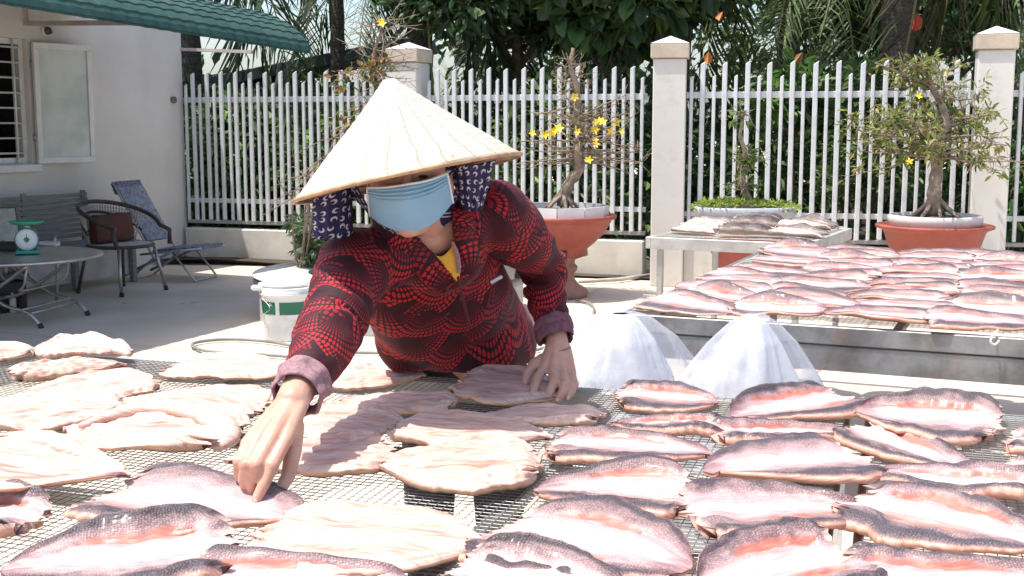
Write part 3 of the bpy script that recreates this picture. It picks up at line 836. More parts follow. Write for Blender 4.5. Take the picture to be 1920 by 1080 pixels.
for c in tk[8:] + stems:
    for _ in range(6):
        d = Vector((rng.gauss(0, 1), rng.gauss(0, .5), rng.gauss(0, .45))).normalized(); q = [c]
        for j in range(4): d = (d + Vector((rng.uniform(-.3, .3), rng.uniform(-.3, .3), rng.uniform(-.25, .25)))).normalized(); q.append(q[-1] + d * rng.uniform(.05, .10))
        tube(bm, q, [.006, .005, .004, .003, .002], 4)
        for j in (1, 2, 3):
            d2 = Vector((rng.gauss(0, 1), rng.gauss(0, 1), rng.gauss(.2, 1))).normalized(); tube(bm, [q[j], q[j] + d2 * .07], [.003, .0015], 3)
link('branches', bm, M_twig, b4, True)
link('foliage', leaves('foliage', 160, [tuple(rel(u, v, 9.1, o4)) + (.10, .08, .08) for u, v in ((690, 135), (720, 120), (640, 150), (660, 230))], .06, 62, [(.34, .17, .05), (.3, .24, .06), (.14, .16, .05)], wid=.45), M_leaf, b4)
put_flowers(b4, [rel(713, 40, 9.05, o4), rel(716, 44, 9.0, o4)])
# pots standing on the bed's rim
for (label, u, v, r_, h_, m) in (('small grey plastic pot on the round bed beside the woman', 967, 524, .10, .20, pm('grey_pot', (.25, .25, .26), .5)), ('small black pot on the round bed beside the grey one', 1000, 522, .085, .15, M_black)):
    q = at(u, v, .335)
    t = thing('plant_pot', label, 'pot', (q.x - .08, q.y + .05, .334))
    link('pot', lathe(BM(), [(r_ * .7, 0), (r_, h_ * .85), (r_ * 1.1, h_ * .86), (r_ * 1.1, h_), (r_ * .95, h_), (r_ * .9, h_ * .85)], 24), m, t, True)
    link('soil', lathe(BM(), [(r_ * .92, h_ * .86), (.01, h_ * .9)], 20), M_soil, t, True)
# ================================================================== YARD FURNITURE
def rotp(a): return Matrix.Rotation(a, 3, 'Z')
# folding stainless table
TC = atY(52, 478, 8.75); TZ = .475
tb = thing('folding_table', 'round stainless folding table with crossed tube legs at the far left', 'table', (-3.62, 8.75, 0), R(-12))
link('tabletop', lathe(BM(), [(.0, TZ - .02), (.60, TZ - .022), (.63, TZ - .018), (.64, TZ - .002), (.63, TZ + .008), (.60, TZ + .006), (.0, TZ + .004)], 56, cap=False), M_steel, tb, True)
for sy in (-.30, .30):
    for sx in (1, -1):
        q = smoothpts([(sx * -.34, sy, TZ - .03), (sx * -.12, sy, TZ * .62), (sx * .12, sy, TZ * .33), (sx * .30, sy, .11), (sx * .40, sy + .0, .02)], 5)
        q = [Vector((p.x, p.y + .018 * sx, p.z)) for p in q]
        l = tube_o('leg', q, .0135, M_steel, tb, 8)
        tube_o('foot', [q[-1] + Vector((-.012 * sx, 0, .014)), q[-1] + Vector((.006 * sx, 0, -.02))], .018, M_black, l, 8)
for sx in (1, -1):
    tube_o('stretcher', [(sx * .31, -.30, .10), (sx * .31, .30, .10)], .011, M_steel, tb)
    tube_o('stretcher', [(sx * .27, -.30, .13), (sx * .27, .30, .13)], .009, M_steel, tb)
    tube_o('hoop', smoothpts([(sx * -.30, -.26, TZ - .04), (sx * -.27, -.26, .30), (sx * -.2, -.2, .25), (sx * -.2, .2, .25), (sx * -.27, .26, .30), (sx * -.30, .26, TZ - .04)], 5), .009, M_steel, tb)
# kitchen scale
q = at(52, 476, TZ + .006)
sc = thing('kitchen_scale', 'green spring scale with a round white dial standing on the folding table', 'scale', (q.x, q.y, TZ + .008), R(18))
M_sg = pm('scale_green', (.03, .24, .15), .4, var=.12)
bm = BM(); box(bm, (0, 0, .015), (.16, .15, .025)); bevel(bm, .006); link('base', bm, pm('scale_base', (.05, .30, .22), .4), sc)
bm = BM(); box(bm, (0, .03, .10), (.14, .09, .15), taper=.85); bevel(bm, .012, 2); link('housing', bm, M_sg, sc)
dl = link('dial', lathe(BM(), [(.078, 0), (.078, .022), (.07, .026), (.0, .026)], 40), pm('dial_white', (.75, .77, .78), .35, var=.03, bump=0), sc, True)
dl.location = (0, -.012, .105); dl.rotation_euler = (R(90), 0, 0)
link('dial_rim', lathe(BM(), [(.079, .0), (.083, .0), (.083, .028), (.076, .028)], 40, cap=False), M_sg, dl, True)
link('hub', lathe(BM(), [(.018, .026), (.018, .03), (0, .03)], 20), pm('hub_green', (.02, .2, .06), .4), dl)
bm = BM()
for k in range(4): box(bm, (0, 0, 0), (.001, .001, .001)) if False else None
for a, l in ((90, .05), (0, .03), (180, .03), (270, .035)):
    d = Vector((math.cos(R(a)), math.sin(R(a)), 0)); s = Vector((-d.y, d.x, 0)) * .006
    bm.faces.new([bm.verts.new(p + Vector((0, 0, .0285))) for p in (s, -s, d * l)])
link('marks', bm, pm('ink_green', (.05, .16, .08), .5), dl)
bm = BM()
for k in range(40):
    a = k * math.pi / 20; d = Vector((math.cos(a), math.sin(a), 0)); s = Vector((-d.y, d.x, 0)) * .0007; r0 = .062 if k % 5 else .056
    bm.faces.new([bm.verts.new(p + Vector((0, 0, .0275))) for p in (d * r0 + s, d * r0 - s, d * .068 - s, d * .068 + s)])
link('tick_marks', bm, M_black, dl)
tube_o('neck', [(0, .03, .17), (0, .03, .215)], .022, M_steel, sc, 10)
link('tray', lathe(BM(), [(.03, .212), (.10, .222), (.125, .236), (.128, .236), (.10, .214), (.02, .205)], 40, c=(0, .03, 0)), pm('tray_green', (.05, .42, .22), .35, var=.08), sc, True)
# dark folded cloth on the table
q = at(12, 470, TZ)
bm = BM(); box(bm, (0, 0, .02), (.30, .18, .035)); bmesh.ops.subdivide_edges(bm, edges=list(bm.edges), cuts=5, use_grid_fill=True)
for v in bm.verts: v.co += Vector((0, 0, .02 * mnoise.noise(v.co * 14))) + .01 * mnoise.noise_vector(v.co * 9)
o = link('cloth', bm, pm('dark_cloth', (.05, .045, .045), .9), None, True); o.location = (q.x - .05, q.y, TZ + .012); tag(o, 'dark crumpled cloth lying on the folding table beside the scale', 'cloth')
q = at(92, 462, TZ)
bm = BM(); box(bm, (0, 0, .01), (.14, .10, .018)); bmesh.ops.subdivide_edges(bm, edges=list(bm.edges), cuts=4, use_grid_fill=True)
for v in bm.verts: v.co += Vector((0, 0, .018 * mnoise.noise(v.co * 20)))
o = link('tissue', bm, M_white, None, True); o.location = (q.x, q.y, TZ + .012); tag(o, 'crumpled white tissue on the folding table right of the scale', 'tissue')

# chair with a pale sling back behind the table
def tube_chair(t, w, d, sh, bh, m, r=.012):
    for sx in (-1, 1):
        tube_o('leg', smoothpts([(sx * w / 2, -d / 2 + .03, 0), (sx * w / 2, -d / 2, sh), (sx * w / 2, -d / 2 + .02, sh + .18)], 4), r, m, t)
        tube_o('leg', [(sx * w / 2, d / 2 + .06, 0), (sx * w / 2, d / 2, sh)], r, m, t)
q = at(14, 560, 0)
ch = thing('sling_chair', 'chair with a pale patterned fabric back behind the folding table', 'chair', (-3.92, 9.55, 0), R(58))
tube_chair(ch, .46, .42, .36, .8, M_steel)
tube_o('back_frame', smoothpts([(-.23, .2, .34), (-.24, .27, .70), (-.19, .29, .76), (.19, .29, .76), (.24, .27, .70), (.23, .2, .34)], 6), .014, pm('braided_trim', (.16, .14, .12), .7, var=.5, vs=90), ch)
bm = BM(); N = 8
gv = [[bm.verts.new((-.22 + .44 * i / N, .21 + .07 * j / N + .02 * math.sin(math.pi * i / N), .38 + .36 * j / N)) for j in range(N + 1)] for i in range(N + 1)]
for i in range(N):
    for j in range(N): bm.faces.new((gv[i][j], gv[i + 1][j], gv[i + 1][j + 1], gv[i][j + 1]))
link('backrest', bm, pm('pale_sling', (.42, .42, .38), .8, var=.2, vs=12), ch, True)
link('seat', bbox((0, 0, .37), (.46, .42, .025), .008), pm('pale_sling', None), ch) if False else link('seat', bbox((0, 0, .37), (.46, .42, .025), .008), MATS['pale_sling'], ch)

# slatted grey bench against the wall
M_grey = pm('grey_slat', (.20, .20, .205), .55, var=.2, stretch=(1, 1, 8), vs=5)
bl = C0 - hd * 1.80 + hn * .35
bn = thing('slatted_bench', 'grey slatted bench standing against the house wall under the window', 'bench', (bl.x, bl.y, 0), math.atan2(-.906, -.424))
for k in range(9):
    z = .42 + k * .045
    link('back_slat', bbox((.55, -.12 - (k * .006), z), (1.5, .014, .036), .003), M_grey, bn)
for k in range(6):
    link('seat_slat', bbox((.55, .42 - k * .085, .37), (1.5, .07, .02), .004), M_grey, bn)
for x in (-.15, .55, 1.25):
    link('back_post', bbox((x, -.165, .42), (.05, .03, .80), .004), M_grey, bn)
    link('leg', bbox((x + .002, .40, .18), (.05, .05, .355), .004), M_grey, bn)
link('skirt', bbox((.55, .36, .20), (1.38, .02, .26), .004), pm('pale_board', (.45, .44, .42), .7), bn)
# box beneath the table
q = at(52, 560, 0)
bx = thing('bundle_basket', 'small rack of bottles under a blue cloth beneath the folding table', 'basket', (-3.85, 9.25, 0), R(30))
link('shell', bbox((0, 0, .12), (.22, .18, .22), .008), pm('dark_box', (.06, .05, .07), .7), bx)
bm = BM(); box(bm, (0, 0, .26), (.26, .22, .05)); bmesh.ops.subdivide_edges(bm, edges=list(bm.edges), cuts=5, use_grid_fill=True)
for v in bm.verts: v.co += Vector((0, 0, .03 * mnoise.noise(v.co * 12)))
link('cover', bm, pm('blue_check', (.15, .19, .32), .85, var=.6, vs=60), bx, True)
for k in range(3): link('bottle', lathe(BM(), [(.025, 0), (.025, .10), (.01, .13), (.01, .15)], 12, c=(-.07 + k * .07, -.13, .0)), M_white if k == 1 else M_dark, bx, True)

# rattan armchair
ra = thing('rattan_armchair', 'round backed rattan armchair with a brown cushion beside the folding table', 'armchair', (-3.33, 10.32, 0), R(62))
M_rt = pm('rattan_tube', (.055, .04, .032), .5, var=.4, vs=40)
M_rw = pm('rattan_weave', (.46, .42, .36), .7, var=.25, vs=60)
def arc(r, z0, z1, a0, a1, n=22, fy=1.0): return [(r * math.cos(R(a0 + (a1 - a0) * k / n)), r * fy * math.sin(R(a0 + (a1 - a0) * k / n)), z0 + (z1 - z0) * math.sin(math.pi * k / n)) for k in range(n + 1)]
tube_o('arm_rail', [(.30, -.27, .40), (.325, -.25, .52)] + arc(.33, .56, .76, -38, 218, 24) + [(-.325, -.25, .52), (-.30, -.27, .40)], .019, M_rt, ra)
tube_o('mid_rail', [(x * .93, y * .93, z - .045) for x, y, z in arc(.33, .55, .72, 10, 170)], .011, M_rt, ra)
tube_o('seat_ring', [(x, y, z) for x, y, z in arc(.27, .40, .40, 0, 360, 26)][:-1], .015, M_rt, ra, closed=True)
bm = BM()
for k in range(34):
    a = 20 + 140 * k / 33; zt = .55 + .18 * math.sin(math.pi * (a + 38) / 256); 
    for sh in (-9, 9):
        a2 = a + sh
        tube(bm, [(.265 * math.cos(R(a)), .265 * math.sin(R(a)), .41), (.30 * math.cos(R((a + a2) / 2)), .30 * math.sin(R((a + a2) / 2)), .41 + (zt - .41) * .5), (.325 * math.cos(R(a2)), .325 * math.sin(R(a2)), zt)], .0045, 4)
for j in range(9):
    f = (j + .5) / 9
    tube(bm, [((.265 + .055 * f) * math.cos(R(a)), (.265 + .055 * f) * math.sin(R(a)), .41 + (.14 + .18 * math.sin(math.pi * (a + 38) / 256)) * f) for a in range(16, 166, 6)], .004, 4)
o = link('woven_back', bm, M_rw, ra, True); tag(o, kind='stuff')
link('seat', lathe(BM(), [(0, .385), (.255, .385), (.27, .40), (.255, .415), (0, .42)], 36, cap=False), M_rw, ra, True)
bm = BM(); box(bm, (0, 0, 0), (.40, .11, .24)); bmesh.ops.subdivide_edges(bm, edges=list(bm.edges), cuts=6, use_grid_fill=True)
for v in bm.verts:
    k = 1 - .35 * (abs(v.co.x / .2) ** 4 + abs(v.co.z / .12) ** 4) / 2; v.co.y *= k; v.co += .006 * mnoise.noise_vector(v.co * 8)
o = link('cushion', bm, pm('brown_cushion', (.085, .025, .018), .75, var=.25), ra, True); o.location = (.0, .10, .54); o.rotation_euler = (R(-8), 0, 0)
for sx in (-1, 1):
    for sy in (-1, 1):
        l = tube_o('leg', [(sx * .20, sy * .18, .40), (sx * .255, sy * .25, .02)], .014, M_steel if sy < 0 else M_rt, ra)
        tube_o('foot', [(sx * .253, sy * .248, .035), (sx * .256, sy * .252, .0)], .019, M_black, l, 8)
tube_o('brace', [(-.24, -.22, .10), (-.21, -.19, .30)], .008, M_steel, ra)
# blue folding lounge chair
fc = thing('folding_chair', 'blue patterned folding lounge chair leaning back at the house corner', 'chair', (-3.24, 11.25, 0), R(75))
M_bl = pm('blue_fabric', (.12, .14, .21), .8, var=.7, vs=55)
M_bl2 = pm('blue_band', (.20, .22, .27), .8, var=.4, vs=30)
def sheet(name, P, Q, w, m, parent, th=.02, n=12, wav=.006):
    bm = BM(); P = Vector(P); Q = Vector(Q); d = (Q - P); up = Vector((1, 0, 0)).cross(d).normalized(); pv = None
    vs = []
    for i in range(n + 1):
        c = P + d * i / n + up * wav * math.sin(i * 2.2)
        vs.append([bm.verts.new(c + Vector((sx * w / 2, 0, 0)) + up * sz * th / 2) for sx, sz in ((-1, -1), (1, -1), (1, 1), (-1, 1))])
    for a, b_ in zip(vs, vs[1:]):
        for k in range(4): bm.faces.new((a[k], a[(k + 1) % 4], b_[(k + 1) % 4], b_[k]))
    bm.faces.new(list(reversed(vs[0]))); bm.faces.new(vs[-1])
    return link(name, bm, m, parent)
sheet('backrest', (0, .04, .36), (0, .34, .86), .42, M_bl2, fc, .03, 14, .004)
sheet('headrest', (0, .325, .79), (0, .365, .89), .40, M_bl, fc, .055)
sheet('seat', (0, -.02, .27), (0, -.50, .31), .42, M_bl, fc, .03, 12, .004)
for sx in (-.22, .22):
    tube_o('back_tube', [(sx, -.04, .20), (sx, .36, .90)], .010, M_steel, fc)
    tube_o('seat_tube', [(sx, .10, .24), (sx, -.52, .31)], .010, M_steel, fc)
    tube_o('brace', [(sx * 1.05, -.22, .27), (sx * 1.05, .28, .04)], .013, M_bl2, fc)
tube_o('front_leg', smoothpts([(-.2, -.22, .26), (-.2, -.42, .03), (-.15, -.43, .012), (.15, -.43, .012), (.2, -.42, .03), (.2, -.22, .26)], 5), .010, M_steel, fc)
tube_o('rear_leg', smoothpts([(-.2, -.06, .24), (-.2, .2, .03), (-.15, .21, .012), (.15, .21, .012), (.2, .2, .03), (.2, -.06, .24)], 5), .010, M_steel, fc)
# litter by the low wall
q = at(392, 487, 0)
bm = BM(); rng = random.Random(4)
for k in range(14):
    a = rng.uniform(0, 6.28); c = Vector((rng.gauss(0, .1), rng.gauss(0, .05), .012)); s = rng.uniform(.02, .045)
    vs = [bm.verts.new(c + Vector((math.cos(a + f) * s, math.sin(a + f) * s, rng.uniform(0, .03)))) for f in (0, 1.6, 3.1, 4.7)]; bm.faces.new(vs)
o = link('dry_leaves', bm, pm('dry_leaf', (.16, .10, .06), .9)); o.location = q; tag(o, 'small heap of dry brown leaves swept against the low wall', 'leaves')
for i, (u, v, lb) in enumerate(((235, 572, 'tiny dark leaf lying on the shaded floor nearest the folding table'), (342, 572, 'tiny dark leaf on the shaded floor left of its twin'), (362, 571, 'tiny dark leaf on the shaded floor right of its twin'), (440, 665, 'small dark scrap on the sunlit floor inside the hose loop'))):
    q = at(u, v, 0); bm = BM(); bm.faces.new([bm.verts.new(p) for p in ((-.035, 0, .012), (0, -.014, .014), (.035, 0, .02), (0, .014, .012))])
    o = link('fallen_leaf', bm, MATS['dry_leaf']); o.location = q; tag(o, lb, 'leaf', 'leaves fallen on the yard floor')

# paint bucket
q = at(540, 640, 0)
M_bk = pm('bucket_white', (.68, .68, .67), .35, var=.05, bump=.03, dirt=(.45, .40, .36), damt=.5, dscale=8)
bk = thing('paint_bucket', 'white plastic paint bucket with a worn green label beside the round bed', 'bucket', (q.x - .02, q.y + .12, 0))
link('body', lathe(BM(), [(.145, .0), (.15, .01), (.168, .30), (.17, .335), (.182, .34), (.185, .36), (.176, .365), (.182, .395), (.178, .405), (.166, .405), (.14, .02), (.0, .02)], 44, cap=False), M_bk, bk, True)
def band(name, z0, z1, a0, a1, m, ro=.0018, k=12):
    bm = BM(); vs = []
    for i in range(k + 1):
        a = R(a0 + (a1 - a0) * i / k)
        vs.append([bm.verts.new(((.15 + (z - .01) * .062 + ro) * math.cos(a), (.15 + (z - .01) * .062 + ro) * math.sin(a), z)) for z in (z0, z1)])
    for a, b_ in zip(vs, vs[1:]): bm.faces.new((a[0], b_[0], b_[1], a[1]))
    return link(name, bm, m, bk, True)
m_, nt, b_ = newmat('label_green'); n_ = noise_n(nt, 26, 6, .75)
nt.links.new(mixc(nt, n_.step(.60, .66), (.01, .13, .07), (.62, .62, .60)), b_.inputs['Base Color']); b_.inputs['Roughness'].default_value = .4
band('label', .205, .30, -172, -108, m_); band('label', .205, .30, -98, -20, m_); 
m2_, nt, b_ = newmat('label_worn'); n_ = noise_n(nt, 34, 6, .75)
nt.links.new(mixc(nt, n_.step(.56, .62), (.60, .59, .58), (.42, .10, .12)), b_.inputs['Base Color'])
band('small_print', .05, .13, -160, -135, m2_, k=5); band('small_print', .06, .16, -65, -30, m2_, k=6)
bk.scale = (1, 1, .875)
link('lid', lathe(BM(), [(.0, .405), (.15, .406), (.165, .412), (.168, .425), (.16, .428), (.12, .42), (.0, .42)], 40, c=(-.02, 0, 0), cap=False), M_bk, bk, True)
link('lid_edge', bbox((-.17, -.08, .40), (.10, .05, .04), .012), M_bk, bk)
tube_o('handle', smoothpts([(-.16, -.09, .34), (-.08, -.185, .26), (-.16, -.13, .20)], 6), .0025, M_steel, bk, 6)

# hoses
M_hose = pm('pale_hose', (.42, .39, .33), .6)
def gpts(L, z=.02): return smoothpts([at(u, v, z) for u, v in L], 6)
o = tube_o('garden_hose', gpts([(640, 676), (480, 664), (400, 660), (362, 650), (372, 641), (430, 636), (500, 640), (560, 650), (640, 660), (900, 662), (1010, 655), (1085, 622), (1112, 590), (1108, 570), (1080, 562)]), .010, pm('grey_hose', (.22, .21, .19), .55)); tag(o, 'thin grey hose looping on the sunlit floor behind the woman', 'hose')
o = tube_o('bamboo_pole', [at(1085, 528, .03), at(1160, 524, .03), at(1232, 514, .03)], .018, M_hose); tag(o, 'pale pole lying along the foot of the low wall', 'pole')

# ================================================================== DRYING RACKS
def wire_mesh(bm, w, d, step, sag, seed, th=.00085, seg=.14, waves=.004):
    """square welded mesh, x in 0..w, y in 0..-d"""
    f = SN(seed, 2, 8, 2.2)
    def zz(x, y): return -sag * math.sin(math.pi * min(max(x / w, 0), 1)) * math.sin(math.pi * min(max(-y / d, 0), 1)) + waves * float(f(x, y))
    def wire(p, q, off):
        n = max(2, int((Vector(q) - Vector(p)).length / seg)); prev = None
        dirv = (Vector(q) - Vector(p)).normalized(); s = Vector((-dirv.y, dirv.x, 0)) * th
        for i in range(n + 1):
            c = Vector(p).lerp(Vector(q), i / n); c.z = zz(c.x, c.y) + off
            r = [bm.verts.new(c + k) for k in (s, Vector((0, 0, th)), -s, Vector((0, 0, -th)))]
            if prev:
                for k in range(4): bm.faces.new((prev[k], prev[(k + 1) % 4], r[(k + 1) % 4], r[k]))
            prev = r
    x = 0.0
    while x <= w: wire((x, 0, 0), (x, -d, 0), th * 2); x += step
    y = 0.0
    while y <= d: wire((0, -y, 0), (w, -y, 0), 0); y += step
def rack(label, origin, ang, w, d, z, legs=True, step=.0175, bars_x=(), bars_y=(), rail_h=.05, seed=1, sag=.006, rail2=False, m=None, sides=(1, 1)):
    m = m or M_galv
    t = thing('drying_rack', label, 'rack', (origin[0], origin[1], 0), ang, 'wire mesh racks holding the fish')
    bm = BM(); wire_mesh(bm, w, d, step, sag, seed)
    o = link('wire_mesh', bm, M_wire, t, False); o.location = (0, 0, z - .004); tag(o, kind='stuff')
    k = z - .008 - rail_h / 2 - .004
    def bar(nm, x0, x1, y0, y1, zc=k, h=rail_h): return link(nm, bbox(((x0 + x1) / 2, (y0 + y1) / 2, zc), (abs(x1 - x0), abs(y1 - y0), h), .003), m, t)
    bar('front_rail', 0, w, -d, -d - .035); bar('back_rail', 0, w, .035, 0)
    if sides[0]: bar('side_rail', -.035, -.001, -d - .03, .03)
    else: bar('edge_strip', -.016, -.001, -d, 0, k + rail_h / 2 - .004, .006)
    if sides[1]: bar('side_rail', w + .001, w + .035, -d - .03, .03)
    else: bar('edge_strip', w + .001, w + .013, -d, 0, k + rail_h / 2 - .004, .006)
    for x in bars_x: bar('cross_bar', x - .015, x + .015, -d + .001, -.001, k - .01, .03)
    for y in bars_y: bar('cross_bar', .001, w - .001, -y - .015, -y + .015, k - .042, .03)
    if rail2:
        kk = z - rail_h - .02 - .04
        bar('lower_rail', 0, w, -d + .002, -d - .030, kk, .085); bar('lower_rail', -.03, -.002, -d, 0, kk, .085)
    if legs:
        for x in (.04, w - .04):
            for y in (.03, d - .03):
                bm = bbox((x, -y, (k - rail_h / 2) / 2 - .002), (.035, .035, k - rail_h / 2 - .01), .003); link('leg', bm, m, t)
    return t
TZ1 = .77; TA = R(-16.5)
F1 = at(0, 650, TZ1); F2 = at(1900, 772, TZ1)
TA = math.atan2(F2.y - F1.y, F2.x - F1.x)
e1 = Vector((math.cos(TA), math.sin(TA), 0)); e2 = Vector((math.sin(TA), -math.cos(TA), 0))
SP = at(1612, 758, TZ1)   # seam between the two near racks
wl = 2.9
oL = SP - e1 * (wl + .03)
rack('wide near wire mesh rack under the pale fish, in front of the woman', oL, TA, wl, 2.3, TZ1, bars_x=(.7, 1.35, 2.35), bars_y=(.45, .92, 1.5), seed=3, sag=.012, sides=(1, 0))
rack('near wire mesh rack at the right edge, under the dark striped fish', SP + e1 * .03, TA, 1.3, 2.3, TZ1, bars_x=(.5,), bars_y=(.92,), seed=4, sides=(0, 1))
TZ2 = .75
G1 = at(1183, 580, TZ2); G2 = at(1900, 624, TZ2)
TA2 = math.atan2(G2.y - G1.y, G2.x - G1.x); g1 = Vector((math.cos(TA2), math.sin(TA2), 0)); g2 = Vector((-math.sin(TA2), math.cos(TA2), 0))
D2 = 2.45; W2 = 2.75
oR = G1 + g2 * D2
rack2 = rack('long rusty railed mesh rack full of dark fish behind the white sacks', oR, TA2, W2, D2, TZ2, step=.02, bars_x=(.9, 1.8), bars_y=(.8, 1.6), rail_h=.06, rail2=True, seed=6)
# corner plugs and a tied cord
q = G1
link('rail_end', bbox((-.028, -D2 - .02, TZ2 - .043), (.03, .045, .05), .002), M_black, rack2)
cq = at(1862, 622, TZ2) ; cl_ = rack2
o = tube_o('cord', smoothpts([at(1862, 615, TZ2 + .01) + Vector((0, -.04, 0)), atY(1860, 632, cq.y - .045), atY(1858, 642, cq.y - .05), atY(1866, 646, cq.y - .05), atY(1874, 638, cq.y - .05)], 5), .0035, pm('white_cord', (.7, .68, .64), .8)); tag(o, 'short white cord tied round the front rail of the back rack', 'cord')
TZ3 = .75
H1 = at(1224, 440, TZ3); H2 = at(1506, 452, TZ3); TA3 = math.atan2(H2.y - H1.y, H2.x - H1.x)
h1 = Vector((math.cos(TA3), math.sin(TA3), 0)); h2 = Vector((-math.sin(TA3), math.cos(TA3), 0))
D3 = 1.15; W3 = (H2 - H1).length; oS = H1 + h2 * D3
rack3 = rack('small pale mesh table with dried fish in front of the middle post', oS, TA3, W3, D3, TZ3, step=.025, rail_h=.07, seed=7, m=pm('pale_rail', (.42, .40, .37), .55, .3, var=.2))
# second mesh tray lying on top of it (raised tray)
# ================================================================== FISH
def fish_skin_mat():
    m, nt, b = newmat('fish_surface')
    a = nt.nodes.new('ShaderNodeVertexColor'); a.layer_name = 'Col'
    uvn = nt.nodes.new('ShaderNodeUVMap'); uvn.uv_map = 'UVMap'
    # scales
    mp = nt.nodes.new('ShaderNodeMapping'); nt.links.new(uvn.outputs[0], mp.inputs[0]); mp.inputs['Scale'].default_value = (230, 330, 1)
    vo = nt.nodes.new('ShaderNodeTexVoronoi'); vo.inputs['Scale'].default_value = 1.0; vo.inputs['Randomness'].default_value = .55
    nt.links.new(mp.outputs[0], vo.inputs['Vector'])
    sc = E(nt, vo.outputs['Distance'])
    mask = E(nt, a.outputs['Alpha'])
    # long muscle fibres
    fib = noise_n(nt, 1.0, 5, .6, vec=uvn.outputs[0], stretch=(14, 150, 1))
    fib2 = noise_n(nt, 1.0, 4, .7, vec=uvn.outputs[0], stretch=(60, 420, 1))
    big = noise_n(nt, 1.0, 4, .6, vec=uvn.outputs[0], stretch=(25, 40, 1))
    scl = sc.step(.12, .62)
    c = mixc(nt, mask * scl * .8, a.outputs[0], mixc(nt, 1.0, a.outputs[0], (.34, .30, .31), 'MULTIPLY'))
    c = mixc(nt, (1.0 - mask) * fib.step(.45, .70) * .7, c, mixc(nt, 1.0, c, (.74, .40, .33), 'MULTIPLY'))
    c = mixc(nt, fib2.step(.6, .75) * (1.0 - mask) * .35, c, mixc(nt, 1.0, c, (.80, .52, .44), 'MULTIPLY'))
    c = mixc(nt, big.step(.55, .8) * .3, c, mixc(nt, 1.0, c, (.90, .62, .58), 'MULTIPLY'))
    nt.links.new(c, b.inputs['Base Color'])
    nt.links.new((big * .25 + .27 + mask * .10).s, b.inputs['Roughness'])
    b.inputs['Specular IOR Level'].default_value = .42
    h = (1.0 - sc) * mask * 1.3 + fib * 1.3 * (1.0 - mask * .7) + fib2 * .35
    bump_n(nt, b, h, .6, .0024)
    b.inputs['Subsurface Weight'].default_value = .22
    b.inputs['Subsurface Radius'].default_value = (.010, .0035, .002)
    b.inputs['Subsurface Scale'].default_value = 1.0
    b.inputs['Coat Weight'].default_value = .10
    b.inputs['Coat Roughness'].default_value = .18
    return m
M_fish = fish_skin_mat()
WHT = np.array([.62, .555, .53]); PNK = np.array([.52, .18, .13]); SCL = np.array([.34, .225, .22]); DRK = np.array([.058, .048, .054])
ORG = np.array([.70, .40, .29]); CRM = np.array([.68, .49, .41]); CRP = np.array([.58, .30, .245]); BRN = np.array([.16, .09, .07])
def sstep(x, a, b):
    t = np.clip((x - a) / (b - a), 0, 1); return t * t * (3 - 2 * t)
